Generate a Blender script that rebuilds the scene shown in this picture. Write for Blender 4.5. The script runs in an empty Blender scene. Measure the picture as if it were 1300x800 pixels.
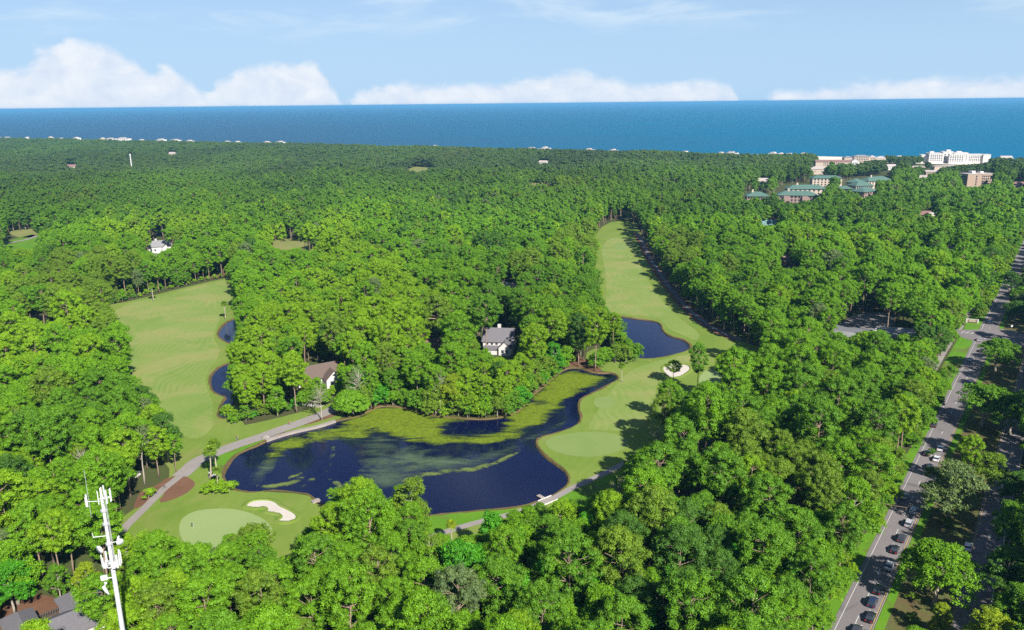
import bpy, bmesh, math, random
import numpy as np
from mathutils import Vector, Matrix
from mathutils.geometry import delaunay_2d_cdt

S = bpy.context.scene
COL = S.collection
PI = math.pi
rad = math.radians

# ------------------------------------------------------------------ camera
CAM_H = 120.0
FPX = 1010.0                                   # focal length in pixels of the 1300 px wide photograph
PITCH = math.atan(268.5 / FPX)
ROLL = 0.0108
Fv = Vector((0, math.cos(PITCH), -math.sin(PITCH)))
R0 = Vector((1, 0, 0)); U0 = Vector((0, math.sin(PITCH), math.cos(PITCH)))
Rv = (math.cos(ROLL) * R0 - math.sin(ROLL) * U0)
Uv = (math.cos(ROLL) * U0 + math.sin(ROLL) * R0)
CAMP = Vector((0, 0, CAM_H))
cd = bpy.data.cameras.new('camera')
cam = bpy.data.objects.new('camera', cd); COL.objects.link(cam)
cd.sensor_width = 36.0; cd.lens = 36.0 * FPX / 1300.0
cd.clip_start = 1.0; cd.clip_end = 120000.0
cam.matrix_world = Matrix(((Rv.x, Uv.x, -Fv.x, CAMP.x), (Rv.y, Uv.y, -Fv.y, CAMP.y), (Rv.z, Uv.z, -Fv.z, CAMP.z), (0, 0, 0, 1)))
S.camera = cam

# ------------------------------------------------------------------ sun, sky, exposure
SUN_AZ = math.atan2(0.46, -0.89)               # clockwise from +Y
SUN_EL = rad(37)
sd = bpy.data.lights.new('sun', 'SUN'); sun = bpy.data.objects.new('sun', sd); COL.objects.link(sun)
sd.energy = 5.0; sd.angle = rad(0.5); sd.color = (1.0, 0.94, 0.85)
sdir = Vector((math.sin(SUN_AZ) * math.cos(SUN_EL), math.cos(SUN_AZ) * math.cos(SUN_EL), math.sin(SUN_EL)))
sun.rotation_euler = sdir.to_track_quat('Z', 'Y').to_euler()
S.view_settings.view_transform = 'Standard'
S.view_settings.look = 'None'
S.view_settings.exposure = 0.95
S.view_settings.gamma = 1.0
S.view_settings.use_curve_mapping = False
S.cycles.max_bounces = 5
S.cycles.diffuse_bounces = 3
S.cycles.glossy_bounces = 2
S.cycles.transmission_bounces = 3
S.cycles.transparent_max_bounces = 6
S.cycles.volume_bounces = 0
S.cycles.use_denoising = False


class NT:
    """small node-tree writer"""
    def __init__(self, tree, clear=True):
        self.t = tree
        if clear:
            tree.nodes.clear()

    def n(self, kind, props=None, **ins):
        nd = self.t.nodes.new(kind)
        for k, v in (props or {}).items():
            setattr(nd, k, v)
        for k, v in ins.items():
            key = int(k[1:]) if k[0] == 'i' and k[1:].isdigit() else k.replace('_', ' ')
            self.put(nd.inputs[key], v)
        return nd

    def put(self, sock, v):
        if isinstance(v, bpy.types.NodeSocket):
            self.t.links.new(v, sock)
        elif isinstance(v, bpy.types.Node):
            self.t.links.new(v.outputs[0], sock)
        else:
            if sock.type == 'RGBA' and hasattr(v, '__len__') and len(v) == 3:
                v = (*v, 1)
            sock.default_value = v

    def math(self, op, a, b=0.0, c=0.0, clamp=False):
        nd = self.n('ShaderNodeMath', {'operation': op, 'use_clamp': clamp})
        self.put(nd.inputs[0], a); self.put(nd.inputs[1], b); self.put(nd.inputs[2], c)
        return nd.outputs[0]

    def mix(self, f, a, b, mode='MIX'):
        nd = self.n('ShaderNodeMix', {'data_type': 'RGBA', 'blend_type': mode, 'clamp_factor': True})
        self.put(nd.inputs[0], f); self.put(nd.inputs[6], a); self.put(nd.inputs[7], b)
        return nd.outputs[2]

    def ramp(self, f, stops, interp='LINEAR'):
        nd = self.n('ShaderNodeValToRGB')
        self.put(nd.inputs[0], f)
        cr = nd.color_ramp; cr.interpolation = interp
        while len(cr.elements) < len(stops):
            cr.elements.new(0.5)
        for e, (p, c) in zip(cr.elements, stops):
            e.position = p
            e.color = (c, c, c, 1) if not hasattr(c, '__len__') else (*c[:3], 1)
        return nd.outputs[0]

    def mapr(self, v, a, b, c=0.0, d=1.0, smooth=False):
        nd = self.n('ShaderNodeMapRange', {'interpolation_type': 'SMOOTHSTEP' if smooth else 'LINEAR'})
        for i, x in enumerate((v, a, b, c, d)):
            self.put(nd.inputs[i], x)
        return nd.outputs[0]

    def noise(self, vec, scale, detail=4.0, rough=0.55, dist=0.0):
        return self.n('ShaderNodeTexNoise', None, Vector=vec, Scale=scale, Detail=detail, Roughness=rough, Distortion=dist).outputs[0]


world = bpy.data.worlds.new('World'); S.world = world; world.use_nodes = True
w = NT(world.node_tree)
sky = w.n('ShaderNodeTexSky', {'sky_type': 'NISHITA', 'sun_disc': False, 'sun_elevation': SUN_EL, 'sun_rotation': SUN_AZ,
                               'altitude': 100.0, 'air_density': 1.0, 'dust_density': 0.4, 'ozone_density': 2.0})
tc = w.n('ShaderNodeTexCoord').outputs['Generated']
sep = w.n('ShaderNodeSeparateXYZ', None, Vector=tc)
az = w.math('ARCTAN2', sep.outputs[0], sep.outputs[1])            # 0 straight ahead, + to the right
el = w.math('ARCSINE', sep.outputs[2])
# cumulus bank low over the sea: its top height for each heading, degrees of heading -> height in 1/1000 rad
profile = [(0, 26), (20, 38), (60, 42), (90, 62), (125, 72), (165, 66), (195, 50), (215, 36), (240, 44), (258, 30), (280, 14), (300, 28), (335, 46), (385, 48),
           (415, 50), (432, 22), (448, 2), (470, 16), (520, 26), (570, 22), (640, 24), (700, 35), (735, 37), (775, 28), (805, 20), (850, 22), (890, 25), (920, 17),
           (940, -6), (985, 9), (1060, 18), (1120, 22), (1150, 10), (1172, -9)]
A0, A1 = math.atan(-650 / FPX), math.atan(650 / FPX)
stops = []
for px, hpx in profile:
    a = math.atan((px - 650) / FPX)
    stops.append(((a - A0) / (A1 - A0), (hpx + 10) / 100.0))
vv = w.n('ShaderNodeCombineXYZ', None, X=az, Y=w.math('MULTIPLY', el, 1.5), Z=0.0)
n1 = w.noise(vv, 26.0, 7.0, 0.58, 0.35)
n2 = w.noise(vv, 5.0, 3.0, 0.5)
azn = w.mapr(w.math('ADD', az, w.math('MULTIPLY', w.math('SUBTRACT', n1, 0.5), 0.035)), A0, A1)
top = w.ramp(azn, stops[:32], 'EASE')
topo = w.math('MULTIPLY', w.math('SUBTRACT', w.math('MULTIPLY', top, 100.0), 10.0), 1 / FPX)
lump = w.math('MULTIPLY', w.math('SUBTRACT', n1, 0.5), 0.024)
hgt = w.math('ADD', topo, lump)
low = w.math('ADD', el, -0.0)
body = w.mapr(w.math('SUBTRACT', hgt, low), -0.0045, 0.0100, 0.0, 1.0, True)
body = w.math('MULTIPLY', body, w.mapr(topo, -0.004, 0.010, 0.0, 1.0, True))
veil = w.math('MULTIPLY', w.mapr(n1, 0.30, 0.75), 0.2)
body = w.math('MULTIPLY', body, w.math('ADD', 0.86, w.math('MULTIPLY', n2, 0.2)), clamp=True)
# thin high veils
vw = w.n('ShaderNodeCombineXYZ', None, X=w.math('MULTIPLY', az, 1.0), Y=w.math('MULTIPLY', el, 4.2), Z=3.3)
n3 = w.noise(vw, 6.0, 6.0, 0.6, 0.4)
wisp = w.math('MULTIPLY', w.mapr(n3, 0.46, 0.74, 0.0, 0.75, True), w.mapr(el, 0.05, 0.11, 0.0, 1.0, True))
# haze whitening towards the horizon is the air itself; cloud = light grey white
cc = w.mix(w.mapr(n1, 0.3, 0.7), (7.0, 8.1, 9.8), (9.4, 9.8, 10.3))
skyc = w.mix(1.0, sky.outputs[0], (0.78, 0.84, 1.12), 'MULTIPLY')
skyc = w.mix(w.mapr(el, 0.0, 0.32, 0.92, 0.0, True), skyc, (4.9, 7.35, 10.0))      # pale sea air low over the horizon
s1 = w.mix(wisp, skyc, (7.4, 8.9, 10.2))
s2 = w.mix(body, s1, cc)
bg = w.n('ShaderNodeBackground', None, Color=s2, Strength=0.05)
w.n('ShaderNodeOutputWorld', None, Surface=bg)


# ------------------------------------------------------------------ pixel <-> ground
def G(px, py, z=0.0):
    """point of height z that the photograph shows at pixel (px, py)"""
    d = Fv * FPX + Rv * (px - 650) + Uv * (400 - py)
    t = (z - CAM_H) / d.z
    return CAMP + d * t

def GP(pts, z=0.0):
    return [(G(x, y, z).x, G(x, y, z).y) for x, y in pts]

nR = np.array(Rv); nU = np.array(Uv); nF = np.array(Fv); nC = np.array(CAMP)
def proj(P):
    d = np.asarray(P, float) - nC
    dep = d @ nF
    return 650 + FPX * (d @ nR) / dep, 400 - FPX * (d @ nU) / dep, dep

def raster(poly, arr, val=True, ox=200, oy=0):
    """fill a pixel polygon in a numpy mask whose pixel (0,0) is photo (-ox,-oy)"""
    p = np.array(poly, float); xs, ys = p[:, 0] + ox, p[:, 1] + oy
    h, wd = arr.shape
    y0, y1 = max(0, int(ys.min())), min(h - 1, int(ys.max()) + 1)
    gx = np.arange(wd) + 0.5
    for y in range(y0, y1 + 1):
        yc = y + 0.5; inside = np.zeros(wd, bool)
        j = len(xs) - 1
        for i in range(len(xs)):
            if (ys[i] > yc) != (ys[j] > yc):
                xx = xs[i] + (yc - ys[i]) * (xs[j] - xs[i]) / (ys[j] - ys[i])
                inside ^= gx < xx
            j = i
        arr[y][inside] = val

def smooth_closed(pts, it=2):
    for _ in range(it):
        q = []
        for i in range(len(pts)):
            a, b = pts[i], pts[(i + 1) % len(pts)]
            q.append((a[0] * .75 + b[0] * .25, a[1] * .75 + b[1] * .25))
            q.append((a[0] * .25 + b[0] * .75, a[1] * .25 + b[1] * .75))
        pts = q
    return pts

def smooth_open(pts, it=2):
    for _ in range(it):
        q = [pts[0]]
        for a, b in zip(pts[:-1], pts[1:]):
            q.append((a[0] * .75 + b[0] * .25, a[1] * .75 + b[1] * .25))
            q.append((a[0] * .25 + b[0] * .75, a[1] * .25 + b[1] * .75))
        q.append(pts[-1]); pts = q
    return pts

def ribbon(pts, wl, wr=None):
    """world polygon of a band along a world polyline; wl, wr widths left and right"""
    wr = wl if wr is None else wr
    L, Rr = [], []
    for i, p in enumerate(pts):
        a = pts[max(0, i - 1)]; b = pts[min(len(pts) - 1, i + 1)]
        dx, dy = b[0] - a[0], b[1] - a[1]; l = math.hypot(dx, dy) or 1
        L.append((p[0] - dy / l * wl, p[1] + dx / l * wl)); Rr.append((p[0] + dy / l * wr, p[1] - dx / l * wr))
    return L + Rr[::-1]

def offline(pts, off):
    o = []
    for i, p in enumerate(pts):
        a = pts[max(0, i - 1)]; b = pts[min(len(pts) - 1, i + 1)]
        dx, dy = b[0] - a[0], b[1] - a[1]; l = math.hypot(dx, dy) or 1
        o.append((p[0] + dy / l * off, p[1] - dx / l * off))
    return o


# ------------------------------------------------------------------ object helpers
def tag(o, label=None, cat=None, group=None, kind=None):
    if label: o['label'] = label
    if cat: o['category'] = cat
    if group: o['group'] = group
    if kind: o['kind'] = kind
    return o

def empty(name, loc, rz=0.0):
    o = bpy.data.objects.new(name, None); COL.objects.link(o)
    o.location = loc; o.rotation_euler = (0, 0, rz); o.empty_display_size = 1
    return o

def link_mesh(name, me, mat=None, parent=None):
    o = bpy.data.objects.new(name, me); COL.objects.link(o)
    if mat is not None and len(me.materials) == 0:
        me.materials.append(mat)
    if parent is not None: o.parent = parent
    return o

def mesh(name, verts, faces, mat=None, parent=None, smooth=False):
    me = bpy.data.meshes.new(name)
    me.from_pydata([tuple(v) for v in verts], [], [tuple(f) for f in faces]); me.update()
    if smooth:
        me.polygons.foreach_set('use_smooth', [True] * len(me.polygons))
    return link_mesh(name, me, mat, parent)


class MB:
    """collects simple solids into one mesh"""
    def __init__(self): self.v = []; self.f = []

    def quad(self, *p):
        n = len(self.v); self.v += [tuple(q) for q in p]; self.f.append(tuple(range(n, n + len(p)))); return self

    def box(self, x0, x1, y0, y1, z0, z1, m=None):
        n = len(self.v)
        c = [(x0, y0, z0), (x1, y0, z0), (x1, y1, z0), (x0, y1, z0), (x0, y0, z1), (x1, y0, z1), (x1, y1, z1), (x0, y1, z1)]
        if m is not None: c = [tuple(m @ Vector(q)) for q in c]
        self.v += c
        self.f += [tuple(n + i for i in q) for q in ((0, 3, 2, 1), (4, 5, 6, 7), (0, 1, 5, 4), (1, 2, 6, 5), (2, 3, 7, 6), (3, 0, 4, 7))]
        return self

    def tube(self, pts, radii, n=8, cap=True):
        rings = []
        for i, p in enumerate(pts):
            p = Vector(p)
            t = (Vector(pts[min(i + 1, len(pts) - 1)]) - Vector(pts[max(i - 1, 0)])).normalized()
            a = t.cross(Vector((0, 0, 1)) if abs(t.z) < .9 else Vector((1, 0, 0))).normalized(); b = t.cross(a)
            s = len(self.v)
            for k in range(n):
                an = 2 * PI * k / n
                self.v.append(tuple(p + (a * math.cos(an) + b * math.sin(an)) * radii[i]))
            rings.append(s)
        for r0, r1 in zip(rings[:-1], rings[1:]):
            for k in range(n):
                self.f.append((r0 + k, r0 + (k + 1) % n, r1 + (k + 1) % n, r1 + k))
        if cap:
            self.f.append(tuple(rings[0] + k for k in range(n))[::-1]); self.f.append(tuple(rings[-1] + k for k in range(n)))
        return self

    def hip(self, x0, x1, y0, y1, z, h, oh=0.5, inset=None, th=0.18):
        """hipped roof with a thin eave; the ridge runs along the longer side"""
        x0 -= oh; x1 += oh; y0 -= oh; y1 += oh
        self.box(x0, x1, y0, y1, z - th, z)
        z += 0.004
        w_, d_ = x1 - x0, y1 - y0; k = min(w_, d_) / 2 if inset is None else inset
        n = len(self.v)
        if w_ >= d_: rg = [(x0 + k, (y0 + y1) / 2, z + h), (x1 - k, (y0 + y1) / 2, z + h)]
        else: rg = [((x0 + x1) / 2, y0 + k, z + h), ((x0 + x1) / 2, y1 - k, z + h)]
        self.v += [(x0, y0, z), (x1, y0, z), (x1, y1, z), (x0, y1, z)] + rg
        if w_ >= d_: self.f += [(n, n + 1, n + 5, n + 4), (n + 2, n + 3, n + 4, n + 5), (n + 1, n + 2, n + 5), (n + 3, n, n + 4)]
        else: self.f += [(n + 1, n + 2, n + 5, n + 4), (n + 3, n, n + 4, n + 5), (n, n + 1, n + 4), (n + 2, n + 3, n + 5)]
        return self

    def gable(self, x0, x1, y0, y1, z, h, oh=0.5, axis='x', th=0.2):
        """two solid roof slabs meeting at a ridge along axis"""
        if axis == 'x':
            ym = (y0 + y1) / 2
            P = lambda x, y, zz: (x, y, zz); a0, a1, b0, b1, bm = x0 - oh, x1 + oh, y0 - oh, y1 + oh, ym
        else:
            P = lambda x, y, zz: (y, x, zz); a0, a1, b0, b1, bm = y0 - oh, y1 + oh, x0 - oh, x1 + oh, (x0 + x1) / 2
        sl = h / (bm - (b0 + oh)); z += th * math.hypot(1, sl) + .03; th *= math.hypot(1, sl); zl = z - sl * oh
        n = len(self.v)
        sec = [(b0, zl), (bm, z + h), (b1, zl), (b1, zl - th), (bm, z + h - th), (b0, zl - th)]
        for a in (a0, a1):
            self.v += [P(a, b, zz) for b, zz in sec]
        self.f += [tuple(n + i for i in range(6)), tuple(n + 6 + i for i in range(6))[::-1]]
        for i in range(6):
            j = (i + 1) % 6; self.f.append((n + i, n + 6 + i, n + 6 + j, n + j))
        return self

    def gable_wall(self, x0, x1, y0, y1, z0, z, h, axis='x'):
        """house body whose end walls rise to the ridge"""
        if axis == 'x': P = lambda a, b, zz: (a, b, zz); a0, a1, b0, b1 = x0, x1, y0, y1
        else: P = lambda a, b, zz: (b, a, zz); a0, a1, b0, b1 = y0, y1, x0, x1
        bm = (b0 + b1) / 2; n = len(self.v)
        sec = [(b0, z0), (b1, z0), (b1, z), (bm, z + h), (b0, z)]
        for a in (a0, a1): self.v += [P(a, b, zz) for b, zz in sec]
        self.f += [tuple(n + i for i in range(5)), tuple(n + 5 + i for i in range(5))[::-1]]
        for i in range(5):
            j = (i + 1) % 5; self.f.append((n + i, n + 5 + i, n + 5 + j, n + j))
        return self

    def build(self, name, mat, parent=None, smooth=False):
        o = mesh(name, self.v, self.f, mat, parent, smooth)
        bm = bmesh.new(); bm.from_mesh(o.data); bmesh.ops.recalc_face_normals(bm, faces=bm.faces); bm.to_mesh(o.data); bm.free()
        return o


def copy_tree(o, parent=None):
    c = o.copy(); COL.objects.link(c)
    if parent is not None: c.parent = parent
    for ch in [x for x in o.children]:
        copy_tree(ch, c)
    return c


# ------------------------------------------------------------------ materials
MATS = {}
def material(name):
    m = bpy.data.materials.new(name); m.use_nodes = True
    return m, NT(m.node_tree)

def finish(t, shader):
    t.n('ShaderNodeOutputMaterial', None, Surface=shader)

def simple(name, col, rough=0.7, var=0.12, scale=2.0, metal=0.0, spec=0.3, bump=0.0, bscale=20.0):
    m, t = material(name)
    co = t.n('ShaderNodeTexCoord').outputs['Object']
    nz = t.noise(co, scale, 5, 0.6)
    c = t.mix(nz, tuple(x * (1 - var) for x in col), tuple(min(1, x * (1 + var)) for x in col))
    b = t.n('ShaderNodeBsdfPrincipled', None, Base_Color=c, Roughness=rough, Metallic=metal)
    b.inputs['Specular IOR Level'].default_value = spec
    if bump:
        bp = t.n('ShaderNodeBump', None, Height=t.noise(co, bscale, 4, 0.6), Strength=bump, Distance=0.2)
        t.put(b.inputs['Normal'], bp)
    finish(t, b); MATS[name] = m
    return m

def ground_mat(name, cols, scale, rough=0.9, stripe=None, bump=0.3, fine=1.5, patch=None):
    """grass, soil and sand: three tones by two noises, optional mowing lines"""
    m, t = material(name)
    geo = t.n('ShaderNodeNewGeometry').outputs['Position']
    a = t.noise(geo, scale, 5, 0.62, 0.4); b_ = t.noise(geo, fine, 4, 0.7)
    c = t.mix(t.mapr(a, 0.33, 0.67), cols[0], cols[1])
    c = t.mix(t.mapr(b_, 0.42, 0.75, 0, 0.65), c, cols[2])
    if patch:
        p = t.noise(geo, patch[1], 3, 0.55, 0.8)
        c = t.mix(t.mapr(p, patch[2], patch[3], 0, patch[4], True), c, patch[0])
    if stripe:
        # turf ribbed by mower lines that bend with the hole
        s2 = t.noise(geo, 0.012, 2, 0.5)
        sp = t.n('ShaderNodeSeparateXYZ', None, Vector=geo)
        u = t.math('ADD', t.math('MULTIPLY', sp.outputs[0], stripe[1]), t.math('ADD', t.math('MULTIPLY', sp.outputs[1], stripe[2]), t.math('MULTIPLY', s2, 95.0)))
        wv = t.math('SINE', t.math('MULTIPLY', u, 2 * PI / stripe[0]))
        msk = t.mapr(t.noise(geo, 0.035, 3, 0.6), 0.35, 0.6, 0.15, 1.0)
        f = t.math('MULTIPLY', t.mapr(wv, -1, 1, 0, stripe[4]), msk)
        c = t.mix(f, c, stripe[3])
    b = t.n('ShaderNodeBsdfPrincipled', None, Base_Color=c, Roughness=rough)
    b.inputs['Specular IOR Level'].default_value = 0.1
    bp = t.n('ShaderNodeBump', None, Height=b_, Strength=bump, Distance=0.3)
    t.put(b.inputs['Normal'], bp)
    finish(t, b); MATS[name] = m
    return m

ground_mat('forest_floor', ((0.060, 0.060, 0.028), (0.055, 0.090, 0.020), (0.095, 0.070, 0.040)), 0.05, fine=0.8)
ground_mat('rough_grass', ((0.112, 0.185, 0.024), (0.168, 0.225, 0.042), (0.120, 0.205, 0.028)), 0.035, patch=((0.19, 0.195, 0.06), 0.05, 0.50, 0.72, 0.6),
           stripe=(3.4, 0.95, 0.12, (0.19, 0.235, 0.06), 0.28))
ground_mat('fairway_grass', ((0.130, 0.212, 0.038), (0.185, 0.245, 0.062), (0.150, 0.232, 0.046)), 0.03, patch=((0.235, 0.240, 0.080), 0.035, 0.44, 0.66, 0.75),
           stripe=(3.4, 0.95, 0.12, (0.225, 0.265, 0.085), 0.50))
ground_mat('bright_verge', ((0.072, 0.200, 0.010), (0.110, 0.235, 0.016), (0.085, 0.175, 0.014)), 0.06, patch=((0.10, 0.115, 0.03), 0.09, 0.50, 0.66, 0.8))
ground_mat('putting_turf', ((0.204, 0.277, 0.100), (0.229, 0.296, 0.115), (0.215, 0.289, 0.104)), 0.06, bump=0.05)
ground_mat('tee_turf', ((0.155, 0.225, 0.062), (0.180, 0.245, 0.075), (0.165, 0.235, 0.066)), 0.06, bump=0.05)
ground_mat('dry_grass', ((0.150, 0.180, 0.053), (0.225, 0.217, 0.083), (0.165, 0.203, 0.045)), 0.05)
ground_mat('sand', ((0.46, 0.42, 0.365), (0.52, 0.48, 0.43), (0.42, 0.38, 0.33)), 0.15, bump=0.25, fine=0.9)
ground_mat('beach_sand', ((0.62, 0.55, 0.45), (0.68, 0.60, 0.50), (0.56, 0.50, 0.42)), 0.02)
ground_mat('pine_straw', ((0.135, 0.070, 0.042), (0.18, 0.10, 0.062), (0.10, 0.052, 0.032)), 0.10, fine=2.2)
ground_mat('median_soil', ((0.10, 0.075, 0.035), (0.075, 0.12, 0.025), (0.16, 0.10, 0.06)), 0.12)
ground_mat('asphalt', ((0.165, 0.150, 0.152), (0.195, 0.178, 0.180), (0.145, 0.133, 0.135)), 0.05, fine=1.0, bump=0.1, patch=((0.07, 0.064, 0.068), 0.11, 0.58, 0.70, 0.5))
ground_mat('dark_asphalt', ((0.14, 0.145, 0.16), (0.17, 0.175, 0.19), (0.12, 0.125, 0.14)), 0.06, fine=1.0, bump=0.1)
ground_mat('concrete', ((0.235, 0.215, 0.200), (0.275, 0.25, 0.235), (0.20, 0.182, 0.17)), 0.12, fine=1.2, bump=0.1)
ground_mat('pale_concrete', ((0.26, 0.23, 0.21), (0.32, 0.29, 0.26), (0.19, 0.165, 0.15)), 0.2, fine=1.5, bump=0.1)
ground_mat('bank_soil', ((0.085, 0.075, 0.022), (0.15, 0.10, 0.05), (0.06, 0.06, 0.02)), 0.08, fine=1.2)
simple('line_paint', (0.45, 0.45, 0.44), 0.6, 0.1, 0.6)
simple('yellow_paint', (0.42, 0.29, 0.06), 0.6, 0.1, 0.6)
simple('kerb_stone', (0.24, 0.22, 0.20), 0.8, 0.15, 0.6)


def water_mat(name, col, wave, strength, rough=0.05, spec=0.5, streak=0.0, col2=None):
    m, t = material(name)
    geo = t.n('ShaderNodeNewGeometry').outputs['Position']
    c = t.mix(t.noise(geo, 0.02, 3, 0.5), col, tuple(x * 0.75 for x in col))
    if col2:                                                     # shallower, greener water towards one side
        sp = t.n('ShaderNodeSeparateXYZ', None, Vector=geo)
        hd = t.math('DIVIDE', sp.outputs[0], t.math('MAXIMUM', sp.outputs[1], 1.0))
        mpp = t.n('ShaderNodeMapping', None, Vector=geo, Scale=(0.0004, 0.002, 1.0))
        k = t.math('ADD', t.mapr(hd, -0.35, 0.35), t.mapr(t.noise(mpp, 1.0, 6, 0.65), 0.3, 0.7, -0.22, 0.22))
        c = t.mix(k, col, col2)
    b = t.n('ShaderNodeBsdfPrincipled', None, Base_Color=c, Roughness=rough)
    b.inputs['Specular IOR Level'].default_value = spec
    b.inputs['IOR'].default_value = 1.33
    mp = t.n('ShaderNodeMapping', None, Vector=geo, Scale=(1.0, 1.0 + streak, 1.0))
    bp = t.n('ShaderNodeBump', None, Height=t.noise(mp, wave, 5, 0.6), Strength=strength, Distance=0.5)
    t.put(b.inputs['Normal'], bp)
    finish(t, b); MATS[name] = m
    return m

water_mat('pond_water', (0.004, 0.006, 0.034), 1.0, 0.045, rough=0.03, spec=0.62)
water_mat('sea_water', (0.030, 0.085, 0.150), 0.012, 0.16, rough=0.6, spec=0.10, streak=4.0, col2=(0.003, 0.115, 0.215))


def algae_mat(name, c1, c2, scale, lo, hi, amax, stretch=(1.0, 3.0, 1.0), rot=0.0):
    m, t = material(name)
    geo = t.n('ShaderNodeNewGeometry').outputs['Position']
    mp = t.n('ShaderNodeMapping', None, Vector=geo, Scale=stretch, Rotation=(0, 0, rot))
    nz = t.noise(mp, scale, 8, 0.62, 0.9); nf = t.noise(geo, 0.9, 4, 0.7)
    v = t.math('ADD', nz, t.math('MULTIPLY', t.math('SUBTRACT', nf, 0.5), 0.06))
    al = t.attr_edge = t.n('ShaderNodeAttribute', {'attribute_name': 'edge'}).outputs['Fac']
    v = t.math('ADD', v, t.mapr(al, 0.0, 1.0, -0.22, 0.0))
    a = t.mapr(v, lo, hi, 0.0, amax, True)
    c = t.mix(t.mapr(nf, 0.3, 0.7), c1, c2)
    b = t.n('ShaderNodeBsdfPrincipled', None, Base_Color=c, Roughness=0.75, Alpha=a)
    b.inputs['Specular IOR Level'].default_value = 0.2
    finish(t, b); MATS[name] = m
algae_mat('algae_mat', (0.070, 0.115, 0.006), (0.175, 0.235, 0.012), 0.034, 0.318, 0.50, 0.96, (1.0, 3.0, 1.0), 0.5)
algae_mat('algae_film', (0.07, 0.12, 0.09), (0.115, 0.165, 0.07), 0.05, 0.28, 0.66, 0.75, (1.0, 2.4, 1.0), 0.2)
algae_mat('algae_swirl', (0.10, 0.15, 0.04), (0.17, 0.22, 0.055), 0.16, 0.24, 0.56, 0.9, (1.0, 1.6, 1.0), 0.2)


def leaf_mat(name, gloss=0.15):
    """foliage: the tree's own tint, each clump and leaf a little different"""
    m, t = material(name)
    tint = t.n('ShaderNodeAttribute', {'attribute_type': 'INSTANCER', 'attribute_name': 'tint'}).outputs['Color']
    var = t.n('ShaderNodeAttribute', {'attribute_type': 'GEOMETRY', 'attribute_name': 'var'}).outputs['Fac']
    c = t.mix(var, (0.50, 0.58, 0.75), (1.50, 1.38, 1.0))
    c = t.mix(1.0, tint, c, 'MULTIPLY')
    d = t.n('ShaderNodeBsdfDiffuse', None, Color=c)
    tr = t.n('ShaderNodeBsdfTranslucent', None, Color=t.mix(1.0, c, (1.15, 1.1, 0.5), 'MULTIPLY'))
    mx = t.n('ShaderNodeMixShader', None, i0=0.30, i1=d, i2=tr)
    gl = t.n('ShaderNodeBsdfGlossy', None, Color=(0.9, 0.95, 1.0), Roughness=0.5)
    fin = t.n('ShaderNodeMixShader', None, i0=gloss * 0.08, i1=mx, i2=gl)
    finish(t, fin); MATS[name] = m
    return m
leaf_mat('foliage')

def bark_mat(name, c1, c2, scale=6.0):
    m, t = material(name)
    co = t.n('ShaderNodeTexCoord').outputs['Object']
    mp = t.n('ShaderNodeMapping', None, Vector=co, Scale=(1, 1, 0.25))
    c = t.mix(t.noise(mp, scale, 5, 0.7), c1, c2)
    b = t.n('ShaderNodeBsdfPrincipled', None, Base_Color=c, Roughness=0.9)
    b.inputs['Specular IOR Level'].default_value = 0.1
    finish(t, b); MATS[name] = m
bark_mat('pine_bark', (0.16, 0.105, 0.075), (0.34, 0.26, 0.20))
bark_mat('grey_bark', (0.20, 0.175, 0.14), (0.42, 0.38, 0.32))
bark_mat('palm_bark', (0.27, 0.23, 0.18), (0.45, 0.40, 0.33))

# ------------------------------------------------------------------ outlines, in photograph pixels
POND_MAIN = [(283, 607), (284, 599), (290, 589), (295, 581), (304, 574), (316, 569), (329, 564), (338, 559), (341, 553), (362, 550), (384, 545), (406, 540.5),
             (425, 534), (440, 531), (455, 528), (470, 520), (485, 514), (515, 517), (547, 527), (581, 530), (612, 532), (640, 529), (660, 521), (671, 504), (687, 493),
             (702, 478), (718, 467), (735, 466), (750, 472), (765, 473.5), (775, 472.5), (783, 476), (786, 481), (775, 486.5), (762, 494), (744, 502), (734, 509), (734, 519), (738, 531),
             (733, 540), (712, 548), (691, 553), (681, 557), (681, 563), (685, 571), (692, 579), (706, 589), (719, 598), (723, 608), (719, 617), (706, 627), (690, 634),
             (662, 643), (612, 648), (565, 652), (530, 656), (490, 658), (450, 655), (420, 647), (403, 638), (397, 630), (388, 626), (372, 624.5), (350, 622), (335, 623), (326, 625), (310, 624), (294, 619.5)]
POND_RIGHT = [(766, 396), (778, 399), (789, 401.5), (809, 404.5), (831, 407), (839, 411), (841, 420), (850, 426.5), (869, 431), (877, 439), (875, 444), (862, 448.5), (844, 453), (820, 456), (800, 453), (782, 440), (770, 420)]
POND_L1 = [(275, 425), (281, 414), (291, 406), (306, 402), (314, 412), (312, 430), (303, 438), (293, 437), (283, 432)]
POND_L2 = [(265.5, 481), (272, 470), (284, 462), (300, 458), (306, 475), (300, 497), (296, 520), (288, 532), (276.5, 529), (277, 520), (281, 511), (288, 504), (280, 501.5), (269, 497)]
WATERS = [POND_MAIN, POND_RIGHT, POND_L1, POND_L2]

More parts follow.
